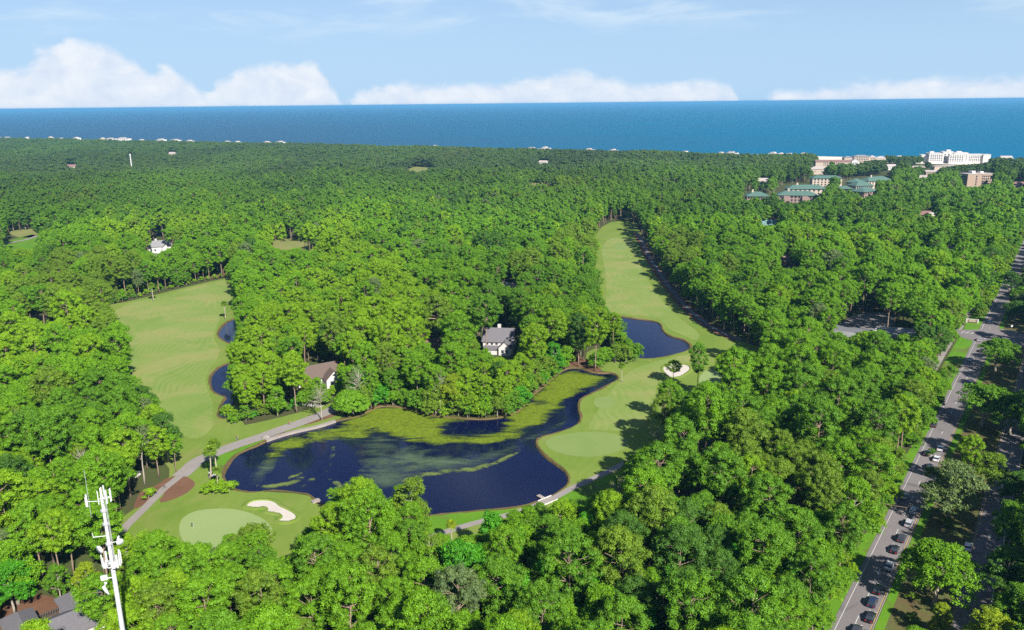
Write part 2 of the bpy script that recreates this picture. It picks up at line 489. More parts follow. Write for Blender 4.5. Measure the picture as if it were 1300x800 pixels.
ROUGH = [
    # left hole
    [(120, 385), (148, 386), (175, 380), (219, 369), (259, 359), (294, 352), (316, 350), (322, 380), (320, 440), (312, 500), (304, 541), (330, 536), (372, 526), (400, 517), (425, 510), (440, 526),
     (425, 536), (350, 552), (300, 580), (286, 600), (294, 622), (400, 628), (408, 640), (430, 655), (430, 720), (380, 760), (260, 760), (170, 735), (140, 700), (150, 660), (180, 640), (215, 610),
     (215, 590), (175, 560), (150, 520), (130, 470), (115, 420)],
    # strip of lawn along the south bank
    [(490, 654), (530, 654), (565, 650), (612, 646.5), (662, 641), (690, 632), (706, 625), (719, 616), (723, 605), (760, 590), (800, 580), (820, 600), (790, 630), (740, 665), (680, 670), (620, 690), (560, 710), (490, 720), (470, 690)],
    # right hole
    [(723, 612), (724, 605), (718, 595), (700, 583), (685, 570), (680, 557), (712, 546), (736, 536), (733, 515), (734, 506), (762, 493), (786, 480), (780, 473), (755, 470), (740, 450), (760, 440), (800, 458), (770, 425), (755, 395),
     (752, 370), (752, 340), (752, 310), (760, 290), (780, 280), (806, 282), (814, 296), (825, 322), (846, 356), (872, 388), (925, 428), (980, 446), (975, 470), (960, 500), (920, 520), (890, 530), (880, 560), (860, 590), (800, 615), (750, 625)],
]
TEES_EXTRA = [
    [(690, 562), (702, 554), (730, 549), (765, 548), (790, 553), (800, 563), (785, 574), (755, 581), (722, 579), (700, 572)]]
FAIRWAY = [
    [(152, 388), (200, 377), (255, 362), (292, 355), (298, 370), (284, 395), (276, 412), (270, 430), (279, 441), (277, 455), (266, 468), (260, 484), (266, 502), (271, 512), (270, 532), (272, 540), (262, 552), (246, 558), (230, 552), (200, 540), (160, 500), (140, 450), (132, 410)],
    [(768, 396), (770, 370), (768, 340), (762, 318), (772, 302), (800, 300), (806, 320), (818, 350), (838, 380), (862, 404), (890, 424), (884, 434), (868, 426), (848, 418), (842, 408), (830, 402), (800, 400)],
    [(744, 545), (760, 520), (780, 490), (800, 470), (830, 460), (860, 452), (880, 450), (880, 460), (850, 462), (835, 480), (830, 520), (808, 548), (780, 547), (760, 546)],
]
PUTTING = [[(227, 668), (231, 658), (244, 650), (262, 646.5), (285, 645.5), (306, 648), (325, 654), (340, 663), (347, 674), (346, 686), (330, 698), (300, 706), (262, 704), (238, 695), (229, 682)],
           [(886, 484), (891, 474), (900, 469), (916, 470), (926, 478), (924, 490), (908, 493), (893, 490)]]
TEES = [[(752, 512), (757, 505), (770, 503), (780, 506), (781, 513), (772, 519), (760, 519)],
        [(778, 312), (783, 308), (795, 308), (798, 312), (792, 317), (781, 317)]]
BUNKERS = [[(310, 643), (320, 636), (337, 634.8), (349, 637), (355, 643), (370, 649.5), (377.5, 655.5), (374, 661), (362, 663.5), (351.5, 662), (358.5, 657.5), (357.5, 653.5), (349, 651.5), (338, 650), (341, 646), (335, 644), (322, 645.5)],
           [(840, 467), (850, 462), (862, 462), (874, 464), (877, 469), (871, 474), (862, 479), (851, 480), (845, 475)]]
STRAW = [[(169, 648), (172, 636), (180, 622), (200, 616), (212, 606), (235, 604), (248, 612), (247, 618), (235, 628), (215, 636), (200, 639), (210, 625), (206, 621), (185, 640)],
         [(256, 356), (294, 350), (320, 352), (300, 343), (270, 348)],
         [(335, 322), (385, 320), (380, 332), (340, 334)],
         [(372, 543), (400, 537), (432, 526), (436, 518), (420, 521), (395, 530), (372, 537)],
         [(462, 500), (490, 500), (486, 515), (470, 518)],
         [(0, 760), (30, 752), (60, 756), (95, 768), (125, 788), (130, 830), (0, 830)],
         [(690, 440), (720, 445), (770, 470), (750, 474), (722, 468)]]

# ------------------------------------------------------------------ roads and paths (world polylines)
path_left = smooth_open(GP([(150, 684), (158, 670), (177, 652), (193, 636), (207, 621.5), (222, 610), (238, 597), (250, 585.5), (270, 577), (300, 565), (330, 555.5), (355, 546), (380, 537.5), (405, 528), (425, 519), (440, 508)]))
path_south = smooth_open(GP([(480, 712), (520, 694), (550, 680.5), (581, 670.5), (612, 662), (650, 653), (680, 642.5), (690, 637), (703, 633), (725, 620.5), (753, 608), (792, 589), (830, 570), (868, 545), (874, 520)]))
path_right = smooth_open(GP([(808, 296), (814, 304), (822, 322), (834, 342), (848, 362), (866, 385), (888, 405), (910, 420), (940, 432)]))
NEAR_L = [(1030, 826), (1047, 800), (1064, 769), (1094, 717), (1115.6, 675), (1140.6, 628), (1162.5, 587.5), (1187, 529.5), (1201, 503), (1215, 475), (1229, 451), (1244.7, 419), (1258, 392), (1270, 366), (1282, 340), (1291, 320), (1300, 300)]
gl = GP(NEAR_L)
# least-squares line through the kerb points gives the heading of the avenue
ax = np.array(gl); c0 = ax.mean(0); _, _, vt = np.linalg.svd(ax - c0); dv = vt[0] * np.sign(vt[0][1])
def avenue(off, s0, s1, n=2):
    """polyline parallel to the avenue; off metres to the right of its left pavement edge"""
    return [(c0[0] + dv[0] * s + dv[1] * off, c0[1] + dv[1] * s - dv[0] * off) for s in np.linspace(s0, s1, n)]
def along(off, s):
    return (c0[0] + dv[0] * s + dv[1] * off, c0[1] + dv[1] * s - dv[0] * off)
def s_of(px, py):
    g = G(px, py); return (g.x - c0[0]) * dv[0] + (g.y - c0[1]) * dv[1], (g.x - c0[0]) * dv[1] - (g.y - c0[1]) * dv[0]
print('avenue heading', math.degrees(math.atan2(dv[0], dv[1])), 'fit', [round(s_of(*p)[1], 1) for p in NEAR_L])
print('right edge', [tuple(round(v, 1) for v in s_of(*p)) for p in [(1108, 800), (1140.6, 715.6), (1159, 675), (1280, 398), (1206, 797), (1237, 684), (1265, 631), (1289, 487), (1297, 581), (1276, 687), (1300, 420)]])

avenue_near = ribbon(avenue(4.1, -330, 2600, 40), 4.1)
avenue_far = ribbon(avenue(26.6, -330, 2600, 40), 3.7)
side_s = s_of(1222, 424)[0]
side_road = [along(-26, side_s + 3), along(-10, side_s - 4), along(0.5, side_s - 12), along(0.5, side_s + 14), along(-8, side_s + 8), along(-26, side_s + 12)]
cross_road = [along(7.8, side_s - 12), along(7.8, side_s + 22), along(23.2, side_s + 20), along(23.2, side_s - 10)]
walk = ribbon(smooth_open([along(-9.5, s) for s in np.linspace(-100, side_s - 6, 5)] + [along(-8.5, s) for s in np.linspace(side_s + 10, 500, 5)]), 1.3)
verge = ribbon(avenue(-1.2, -330, 2600, 30), 1.6, 1.6)
verge2 = ribbon(avenue(-3.4, side_s - 75, 900, 20), 3.6, 3.4)
LOT = [(1050, 432), (1060, 414), (1072, 408), (1079, 403), (1096, 397), (1124, 397), (1136, 404), (1134, 414), (1120, 423), (1100, 424), (1080, 430), (1062, 438)]
LOT2 = [(1058, 417), (1072, 411), (1112, 419), (1100, 430), (1050, 440)]
MEDIAN_GRASS = ribbon(avenue(15.6, -330, 2600, 40), 7.0)

SHORE = [(-14000, 8700), (-6000, 5300), (-2200, 3420), (-1000, 2760), (0, 2180), (520, 1860), (985, 1580), (2200, 950), (6000, -900)]
shore_in = [(x - 12, y - 22) for x, y in SHORE]

def reg(px, sm=1): return GP(smooth_closed(px, sm))
LAYERS = [  # name, material, world polygons, height of the sheet
    ('forest_floor', 'forest_floor', [[(-14000, 8700 - 30)] + [(x - 25, y - 45) for x, y in SHORE[1:-1]] + [(6000, -940), (6000, -3000), (-14000, -3000)]], 0.0),
    ('rough_grass', 'rough_grass', [reg(p) for p in ROUGH], 0.02),
    ('fairway', 'fairway_grass', [reg(p) for p in FAIRWAY], 0.04),
    ('putting_green', 'putting_turf', [reg(p) for p in PUTTING], 0.06),
    ('tee_ground', 'tee_turf', [reg(p) for p in TEES + TEES_EXTRA], 0.06),
    ('sand_bunker', 'sand', [reg(p) for p in BUNKERS], 0.065),
    ('pine_straw', 'pine_straw', [reg(p) for p in STRAW] + [ribbon(path_right, 2.6, 4.2)], 0.05),
    ('median_ground', 'median_soil', [MEDIAN_GRASS], 0.03),
    ('verge_grass', 'bright_verge', [verge, verge2, ribbon(avenue(9.6, -330, 2600, 40), 1.0), reg([(255, 586), (300, 570), (338, 559), (329, 564), (304, 574), (290, 589), (283, 600), (268, 600)]),
                                     reg([(498, 655), (530, 655), (565, 651), (612, 647), (650, 642), (660, 640), (655, 648), (600, 664), (545, 680), (490, 700)]),
                                     reg([(700, 638), (725, 624), (755, 612), (790, 596), (812, 592), (790, 620), (750, 645), (700, 650)]),
                                     reg([(324, 646), (334, 645), (342, 648), (336, 652)]), reg([(346, 652), (357, 654), (358, 658), (350, 661)])], 0.045),
    ('dry_clearing', 'dry_grass', [reg([(335, 304), (410, 302), (405, 319), (340, 321)]), reg([(514, 214), (530, 205), (552, 206), (543, 217), (522, 220)]), reg([(668, 232), (706, 232), (702, 238), (670, 238)]), reg([(12, 285), (55, 280), (55, 302), (12, 301)])], 0.03),
    ('distant_green', 'bright_verge', [reg([(-5, 309), (20, 303), (48, 296), (52, 312), (40, 326), (0, 326)])], 0.03),
]
waters_w = [reg(p, 2) for p in WATERS]
segs = []; pts2 = []; edges2 = []; polys = []
def add_poly(poly):
    n = len(pts2)
    for x, y in poly: pts2.append(Vector((x, y)))
    for i in range(len(poly)): edges2.append((n + i, n + (i + 1) % len(poly)))

def inside_many(poly, P):
    p = np.array(poly); x, y = P[:, 0], P[:, 1]; r = np.zeros(len(P), bool); j = len(p) - 1
    for i in range(len(p)):
        xi, yi, xj, yj = p[i, 0], p[i, 1], p[j, 0], p[j, 1]
        if yi != yj:
            c = ((yi > y) != (yj > y)) & (x < (xj - xi) * (y - yi) / (yj - yi) + xi)
            r ^= c
        j = i
    return r

def sheet(polys, holes, z, name, mat, zfun=None):
    """flat sheet covering polys, with the ponds cut out"""
    global pts2, edges2
    pts2, edges2 = [], []
    for p in polys: add_poly(p)
    box = np.vstack([np.array(p) for p in polys]); lo, hi = box.min(0), box.max(0)
    for p in holes:
        q = np.array(p)
        if (q.min(0) < hi).all() and (q.max(0) > lo).all(): add_poly(p)
    V, E, F, *_ = delaunay_2d_cdt(pts2, edges2, [], 0, 1e-4)
    V = np.array([(v.x, v.y) for v in V]); C_ = np.array([V[list(f)].mean(0) for f in F])
    keep = np.zeros(len(F), bool)
    for p in polys: keep |= inside_many(p, C_)
    for p in holes: keep &= ~inside_many(p, C_)
    used = {}; vs = []; fs = []
    for f, k in zip(F, keep):
        if not k: continue
        g = []
        for i in f:
            if i not in used: used[i] = len(vs); vs.append((V[i, 0], V[i, 1], z))
            g.append(used[i])
        fs.append(g)
    o = mesh(name, vs, fs, mat)
    bm = bmesh.new(); bm.from_mesh(o.data)
    for f in bm.faces:
        if f.normal.z < 0: f.normal_flip()
    bm.to_mesh(o.data); bm.free()
    return o

for name, mat, pl, z in LAYERS:
    tag(sheet(pl, waters_w, z, name, MATS[mat]), kind='structure')

def structure_sheet(name, mat, polys, z, holes=()):
    return tag(sheet(polys, list(holes), z, name, MATS[mat]), kind='structure')

road = structure_sheet('avenue', 'asphalt', [avenue_near, avenue_far], 0.085)
structure_sheet('side_road', 'asphalt', [side_road, cross_road], 0.075)
structure_sheet('pavement', 'concrete', [walk], 0.07)
structure_sheet('cart_path', 'concrete', [ribbon(path_left[:len(path_left) // 2 - 8], 1.4) , ], 0.10, waters_w)
structure_sheet('causeway', 'concrete', [ribbon(path_left[len(path_left) // 2 - 9:], 2.9)], 0.12)
structure_sheet('cart_path', 'concrete', [ribbon(path_south, 1.25)], 0.10)
structure_sheet('cart_path', 'dark_asphalt', [ribbon(path_right, 1.3)], 0.10)
structure_sheet('car_park', 'dark_asphalt', [GP(LOT)], 0.03)
structure_sheet('car_park', 'asphalt', [GP([(1070, 409), (1080, 403), (1096, 397), (1124, 397), (1136, 404), (1134, 413), (1118, 421), (1104, 418), (1090, 415)])], 0.04)
path_far = smooth_open(GP([(4, 310), (20, 307), (35, 304), (49, 299)])); structure_sheet('cart_path', 'concrete', [ribbon(path_far, 2.2)], 0.08)
# pale retaining strip of the causeway beside the pond
bulk = smooth_open(GP([(338, 560), (362, 552), (384, 546.5), (406, 542), (426, 535)]))
mb = MB(); rb = ribbon(bulk, 1.4, 0.3); k = len(rb)
n0 = len(bulk)
for i in range(n0 - 1):
    a, b = rb[i], rb[i + 1]; c, d = rb[k - 2 - i], rb[k - 1 - i]
    mb.quad((*a, .32), (*b, .32), (*c, .32), (*d, .32)); mb.quad((*d, .32), (*c, .32), (*c, -.8), (*d, -.8)); mb.quad((*a, .32), (*b, .32), (*b, 0), (*a, 0))
tag(mb.build('retaining_strip', MATS['pale_concrete']), 'pale concrete retaining strip edging the causeway above the algae', 'retaining wall')

# pond banks: a crumbling lip that dips under the water
rng = random.Random(4)
for pi, (pl, name) in enumerate(zip(waters_w, ['pond'] * 4)):
    P = np.array(pl); area = 0.5 * np.sum(P[:, 0] * np.roll(P[:, 1], -1) - np.roll(P[:, 0], -1) * P[:, 1]); sg = 1 if area > 0 else -1
    N = len(P); T = np.roll(P, -1, 0) - np.roll(P, 1, 0); T /= np.linalg.norm(T, axis=1)[:, None] + 1e-9
    nrm = np.stack([-T[:, 1], T[:, 0]], 1) * sg
    v = []; f = []
    for i in range(N):
        jit = .38 * math.sin(i * .31 + pi) * math.sin(i * .13) + rng.uniform(-.2, .35)
        o = P[i] - nrm[i] * (0.55 + jit); m_ = P[i] + nrm[i] * (0.1 + rng.uniform(-.1, .25)); q = P[i] + nrm[i] * 0.9
        v += [(o[0], o[1], 0.065), (m_[0], m_[1], 0.075 + rng.uniform(0, .06)), (q[0], q[1], -0.9)]
    for i in range(N):
        j = (i + 1) % N
        f += [(3 * i, 3 * j, 3 * j + 1, 3 * i + 1), (3 * i + 1, 3 * j + 1, 3 * j + 2, 3 * i + 2)]
    tag(mesh('pond_bank', v, f, MATS['bank_soil']), kind='structure')
    tag(sheet([pl], [], -0.42, 'pond', MATS['pond_water']), kind='structure')

for p in BUNKERS:                                               # turf lips round the sand
    P = np.array(reg(p, 2)); N = len(P); T = np.roll(P, -1, 0) - np.roll(P, 1, 0); T /= np.linalg.norm(T, axis=1)[:, None] + 1e-9
    ar = 0.5 * np.sum(P[:, 0] * np.roll(P[:, 1], -1) - np.roll(P[:, 0], -1) * P[:, 1]); nrm = np.stack([-T[:, 1], T[:, 0]], 1) * (1 if ar > 0 else -1); v = []; f = []
    for i in range(N):
        h_ = .38 + rng.uniform(-.08, .12)
        for off, z in ((-1.5, .03), (-.5, h_ * .8), (0.05, h_), (.22, .06)): q = P[i] + nrm[i] * off; v.append((q[0], q[1], z))
    for i in range(N):
        j = (i + 1) % N
        for k in range(3): f.append((4 * i + k, 4 * j + k, 4 * j + k + 1, 4 * i + k + 1))
    tag(mesh('bunker_lip', v, f, MATS['rough_grass'], None, True), kind='structure')

# floating algae
def edged(name, polypx, z, mat, grow, label):
    """a sheet whose 'edge' attribute runs from 0 at the outline to 1 inside, so that its rim frays"""
    poly = reg(polypx, 2); P = np.array(poly)
    lo, hi = P.min(0), P.max(0)
    step = max(1.5, (hi - lo).max() / 70)
    gx, gy = np.meshgrid(np.arange(lo[0], hi[0], step), np.arange(lo[1], hi[1], step)); Q = np.stack([gx.ravel(), gy.ravel()], 1)
    Q = Q + np.random.RandomState(1).uniform(-.3, .3, Q.shape) * step
    Q = Q[inside_many(poly, Q)]
    D = np.full(len(Q), 1e9)
    for a, b in zip(P, np.roll(P, -1, 0)):
        ab = b - a; t_ = np.clip(((Q - a) @ ab) / (ab @ ab + 1e-9), 0, 1); D = np.minimum(D, np.linalg.norm(Q - (a + t_[:, None] * ab), axis=1))
    Q = Q[D > step * .5]
    n = len(P)
    V, E, F, *_ = delaunay_2d_cdt([Vector(p) for p in P] + [Vector(q) for q in Q], [(i, (i + 1) % n) for i in range(n)], [], 1, 1e-4)
    V = np.array([(q.x, q.y) for q in V]); F = [f for f in F]
    D = np.full(len(V), 1e9)
    for a, b in zip(P, np.roll(P, -1, 0)):
        ab = b - a; t_ = np.clip(((V - a) @ ab) / (ab @ ab + 1e-9), 0, 1); D = np.minimum(D, np.linalg.norm(V - (a + t_[:, None] * ab), axis=1))
    o = mesh(name, [(x, y, z) for x, y in V], F, MATS[mat])
    at = o.data.attributes.new('edge', 'FLOAT', 'POINT'); at.data.foreach_set('value', np.clip(D / grow, 0, 1))
    return tag(o, label, 'algae', kind='stuff')

edged('algae_mat', [(333, 592), (330, 578), (342, 563), (362, 553), (384, 547), (406, 543), (425, 537), (440, 531), (460, 522), (485, 511), (515, 512), (547, 522), (581, 525), (600, 532), (575, 540), (560, 548), (600, 552), (625, 545), (640, 530),
                    (655, 514), (668, 500), (682, 488), (698, 475), (716, 465), (735, 465), (755, 472), (775, 476), (770, 484), (752, 492), (735, 500), (722, 512), (708, 524), (690, 538), (668, 550), (648, 560), (620, 572), (598, 583), (590, 577), (600, 565), (575, 560),
                    (556, 566), (530, 560), (512, 568), (500, 552), (478, 548), (462, 556), (440, 558), (420, 560), (395, 566), (372, 572), (355, 582), (345, 592)], -0.39, 'algae_mat', 6.0, 'yellow green algae mats floating along the wooded north shore of the big pond')
edged('algae_film', [(440, 560), (460, 553), (480, 548), (505, 553), (530, 565), (560, 570), (590, 578), (620, 572), (660, 555), (700, 540), (725, 530), (700, 548), (660, 568), (630, 584), (600, 592), (570, 597), (540, 603), (515, 612), (495, 624), (470, 620), (450, 625), (430, 612), (445, 600), (462, 592), (450, 580)],
      -0.405, 'algae_film', 8.0, 'pale milky algae film drifting across the middle of the big pond')
edged('algae_film', [(345, 570), (356, 575), (350, 588), (343, 603), (335, 615), (322, 620), (308, 616), (318, 602), (328, 590)], -0.405, 'algae_film', 6.0, 'pale algae film in the left arm of the big pond')
def swirl(pxs, wds, label):
    c = smooth_open(pxs, 2); wi = np.interp(np.linspace(0, 1, len(c)), np.linspace(0, 1, len(wds)), wds)
    L, Rr = [], []
    for i, p in enumerate(c):
        a = c[max(0, i - 1)]; b = c[min(len(c) - 1, i + 1)]; dx, dy = b[0] - a[0], b[1] - a[1]; l = math.hypot(dx, dy) or 1
        L.append((p[0] - dy / l * wi[i], p[1] + dx / l * wi[i])); Rr.append((p[0] + dy / l * wi[i], p[1] - dx / l * wi[i]))
    edged('algae_swirl', L + Rr[::-1], -0.38, 'algae_swirl', 0.9, label)
swirl([(320, 615), (338, 617), (352, 615), (366, 613), (377, 609), (385, 603), (384, 600), (375, 602), (366, 606)], [1, 2.2, 3.0, 2.6, 3.0, 3.0, 2.5, 2.0, 1], 'curled yellow green algae swirl nearest the putting green')
swirl([(372, 622), (382, 616), (395, 608), (404, 603), (412, 599), (416, 596)], [1.0, 1.8, 2.2, 2.0, 1.6, 0.8], 'thin slanting algae streak between two swirls in the left of the pond')
swirl([(418, 594), (420, 588), (419, 580), (424, 574), (421, 568), (425, 566)], [0.8, 1.3, 1.8, 3.2, 2.0, 0.8], 'small upright algae curl in the open blue water')
swirl([(416, 608), (425, 610), (432, 618), (426, 624), (418, 618)], [1, 3, 5, 4, 1], 'rounded algae patch by the pines at the pond edge')
swirl([(508, 611), (525, 604), (550, 599), (580, 596), (606, 594), (640, 582), (668, 566)], [1.2, 2.6, 3.4, 3.0, 3.4, 2.4, 1.0], 'long pale algae line bounding the dark open water')

# sea, beach and breakers
mb = MB()
for i in range(len(SHORE) - 1):
    (x0, y0), (x1, y1) = SHORE[i], SHORE[i + 1]
    (a0, b0), (a1, b1) = (x0 - 60, y0 - 110), (x1 - 60, y1 - 110)
    mb.quad((a0, b0, .03), (a1, b1, .03), (x1, y1, .02), (x0, y0, .02)); mb.quad((x0, y0, .02), (x1, y1, .02), (x1 + 30, y1 + 60, -1.6), (x0 + 30, y0 + 60, -1.6))
tag(mb.build('beach', MATS['beach_sand']), kind='structure')
SEA_R = 80000.0
ring = [(SEA_R * math.sin(a), SEA_R * math.cos(a)) for a in np.linspace(rad(-80), rad(112), 160)]
tag(sheet([[(x, y) for x, y in SHORE[1:-1]] + [(6000, -3000), (SEA_R * math.sin(rad(114)), SEA_R * math.cos(rad(114)))] + ring[::-1] + [(-14000, 8700)]], [], -0.9, 'sea', MATS['sea_water']), kind='structure')
simple('foam', (0.8, 0.82, 0.82), 0.8, 0.05, 0.05)
mb = MB(); rr = random.Random(8)
for row, (off, th) in enumerate(((34, 5), (62, 3), (100, 2.4))):
    for i in range(3, len(SHORE) - 2):
        (x0, y0), (x1, y1) = SHORE[i], SHORE[i + 1]; L_ = math.hypot(x1 - x0, y1 - y0); ux, uy = (x1 - x0) / L_, (y1 - y0) / L_; s = 0
        while s < L_:
            l = rr.uniform(30, 140); o = off + rr.uniform(-6, 6)
            if rr.random() < (0.75, 0.4, 0.3)[row]:
                pts_ = [(x0 + ux * (s + l * q) - uy * (o + 2 * math.sin(q * 5)), y0 + uy * (s + l * q) + ux * (o + 2 * math.sin(q * 5))) for q in (0, .25, .5, .75, 1)]
                for a, b, q in zip(pts_[:-1], pts_[1:], (.5, 1, 1, .5)):
                    mb.quad((a[0], a[1], -.86), (b[0], b[1], -.86), (b[0] - uy * th * q, b[1] + ux * th * q, -.84), (a[0] - uy * th * q, a[1] + ux * th * q, -.84))
            s += l + rr.uniform(10, 90)
tag(mb.build('surf_foam', MATS['foam']), 'thin white lines of surf along the distant beach', 'surf', kind='stuff')

# road markings and kerbs, each its own strip on the avenue
def strip(name, a, b, wd, z, mat, parent):
    dx, dy = b[0] - a[0], b[1] - a[1]; l = math.hypot(dx, dy); nx, ny = -dy / l * wd / 2, dx / l * wd / 2
    return mesh(name, [(a[0] + nx, a[1] + ny, z), (a[0] - nx, a[1] - ny, z), (b[0] - nx, b[1] - ny, z), (b[0] + nx, b[1] + ny, z)], [(0, 1, 2, 3)], mat, parent)
for off in (1.1, 30.0):
    for s0, s1 in ((-330, side_s - 12), (side_s + 14, 2600)):
        strip('edge_line', along(off, s0), along(off, s1), 0.16, 0.093, MATS['line_paint'], road)
for off in (7.95, 23.2):
    for s0, s1 in ((-330, side_s - 12), (side_s + 22, 2600)):
        strip('yellow_line', along(off, s0), along(off, s1), 0.15, 0.093, MATS['yellow_paint'], road)
dash0 = None
for off in (4.5, 26.6):
    s = -260
    while s < 330:
        if dash0 is None:
            me = bpy.data.meshes.new('lane_dash'); hx, hy = dv[0] * 1.6, dv[1] * 1.6; nx, ny = -dv[1] * .1, dv[0] * .1
            me.from_pydata([(-hx + nx, -hy + ny, 0), (-hx - nx, -hy - ny, 0), (hx - nx, hy - ny, 0), (hx + nx, hy + ny, 0)], [], [(0, 1, 2, 3)]); me.materials.append(MATS['line_paint']); dash0 = me
        o = bpy.data.objects.new('lane_dash', dash0); COL.objects.link(o); o.parent = road
        p = along(off, s); o.location = (p[0], p[1], 0.094); s += 12.2
def kerb(off, s0, s1, parent):
    mb = MB(); P_ = [along(off, s) for s in np.linspace(s0, s1, 12)]
    for a, b in zip(P_[:-1], P_[1:]):
        q = [(a[0] - dv[1] * .1, a[1] + dv[0] * .1), (a[0] + dv[1] * .1, a[1] - dv[0] * .1), (b[0] + dv[1] * .1, b[1] - dv[0] * .1), (b[0] - dv[1] * .1, b[1] + dv[0] * .1)]
        for z0, z1 in ((0.0, 0.2),):
            mb.quad(*[(x, y, z1) for x, y in q]); mb.quad((*q[0], z0), (*q[3], z0), (*q[3], z1), (*q[0], z1)); mb.quad((*q[1], z0), (*q[2], z0), (*q[2], z1), (*q[1], z1))
    return mb.build('kerb', MATS['kerb_stone'], parent)
for s0, s1 in ((-330, side_s - 12), (side_s + 22, 900)):
    kerb(8.35, s0, s1, road); kerb(22.75, s0, s1, road)
for off in (-5.5, -3.5, -1.2):    # crosswalk bars at the side road
    strip('crosswalk_bar', along(off - 1.5, side_s + 2), along(off - .3, side_s + 6), 0.5, 0.083, MATS['line_paint'], road)

# ------------------------------------------------------------------ tree prototypes
def leaf_arrays(rng, cen, rad_, squash, nleaf, size, up=0.25, jit=0.65, zmin=-0.45, clumpvar=None):
    """leaf faces over the shells of many clumps; returns verts, faces, var per vertex"""
    M = len(cen); idx = np.repeat(np.arange(M), nleaf)
    d = rng.normal(size=(len(idx), 3)); d /= np.linalg.norm(d, axis=1)[:, None]
    low = d[:, 2] < zmin; d[low, 2] *= -0.6
    d /= np.linalg.norm(d, axis=1)[:, None]
    rr = rad_[idx] * rng.uniform(0.72, 1.12, len(idx))
    p = cen[idx] + d * rr[:, None] * np.array([1, 1, squash])
    n = d + np.array([0, 0, up]) + rng.normal(size=d.shape) * jit * 0.6
    n /= np.linalg.norm(n, axis=1)[:, None]
    t = np.cross(n, rng.normal(size=d.shape)); t /= np.linalg.norm(t, axis=1)[:, None]; b = np.cross(n, t)
    L = size * rng.uniform(0.6, 1.3, len(idx)); W = L * rng.uniform(0.42, 0.62, len(idx))
    v = np.stack([p - t * L[:, None], p - b * W[:, None] - n * (L * .15)[:, None], p + t * L[:, None], p + b * W[:, None] - n * (L * .15)[:, None]], 1).reshape(-1, 3)
    f = np.arange(len(idx) * 4).reshape(-1, 4)
    cv = (rng.uniform(0, 1, M) if clumpvar is None else clumpvar)[idx]
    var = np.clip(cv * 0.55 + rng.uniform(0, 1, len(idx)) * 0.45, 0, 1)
    return v, f, np.repeat(var, 4)

ICO = None
def ico():
    global ICO
    if ICO is None:
        bm = bmesh.new(); bmesh.ops.create_icosphere(bm, subdivisions=1, radius=1.0)
        ICO = (np.array([v.co[:] for v in bm.verts]), np.array([[v.index for v in f.verts] for f in bm.faces])); bm.free()
    return ICO

def make_crown_mesh(name, rng, cen, rad_, squash, nleaf, size, core=0.62, extra=None, **kw):
    v, f, var = leaf_arrays(rng, cen, rad_, squash, nleaf, size, **kw)
    V = [v]; FQ = f; vr = [var]
    iv, itf = ico(); off = len(v); tris = []
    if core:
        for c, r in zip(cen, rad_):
            V.append(c + iv * r * core * np.array([1, 1, squash]) + rng.normal(size=iv.shape) * r * .06); vr.append(np.full(len(iv), 0.2)); tris.append(itf + off); off += len(iv)  # core toned darker than most leaves: painted shade inside the clump
    if extra is not None:
        ev, ef, evar = extra; V.append(ev); FQ = np.vstack([FQ, ef + off]); vr.append(evar); off += len(ev)
    V = np.vstack(V); vr = np.concatenate(vr)
    tris = np.vstack(tris) if tris else np.zeros((0, 3), int)
    me = bpy.data.meshes.new(name)
    me.vertices.add(len(V)); me.vertices.foreach_set('co', V.astype(np.float32).ravel())
    nl = FQ.size + tris.size
    me.loops.add(nl); me.loops.foreach_set('vertex_index', np.concatenate([FQ.ravel(), tris.ravel()]).astype(np.int32))
    nf = len(FQ) + len(tris); me.polygons.add(nf)
    st = np.concatenate([np.arange(len(FQ)) * 4, FQ.size + np.arange(len(tris)) * 3]).astype(np.int32)
    me.polygons.foreach_set('loop_start', st); me.update(calc_edges=True)
    at = me.attributes.new('var', 'FLOAT', 'POINT'); at.data.foreach_set('value', vr.astype(np.float32))
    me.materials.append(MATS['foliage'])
    return me

def limbs_mesh(name, rng, H, tr, cen, hsplit, mat, nl, lean=0.0, bare=0):
    """tapered trunk, main limbs reaching into the clumps"""
    mb = MB()
    lx, ly = rng.normal(0, lean, 2)
    K = 6; zs = np.linspace(0, H * 0.93, K)
    ctr = [Vector((lx * (z / H) ** 1.5 + rng.normal(0, .06), ly * (z / H) ** 1.5 + rng.normal(0, .06), z)) for z in zs]
    rads = [tr * (1.25 if i == 0 else 1 - 0.82 * i / (K - 1)) for i in range(K)]
    mb.tube(ctr, rads, 7)
    order = rng.permutation(len(cen))[:nl]
    for i in order:
        c = cen[i]; z0 = max(hsplit, min(c[2] - rng.uniform(.5, 3.0), H * .9)) if c[2] > hsplit else hsplit
        k = min(z0 / (H * .93), 1); base = Vector((lx * k ** 1.5, ly * k ** 1.5, z0)); e = Vector(c)
        mid = base.lerp(e, .55) + Vector((0, 0, -0.25 + rng.uniform(-.3, .5)))
        r0 = tr * (1 - .8 * k) * .55 + .03
        mb.tube([base, mid, e], [r0, r0 * .65, r0 * .25], 5, False)
    me = bpy.data.meshes.new(name); me.from_pydata(mb.v, [], mb.f); me.update(); me.materials.append(MATS[mat])
    me.polygons.foreach_set('use_smooth', [True] * len(me.polygons))
    return me

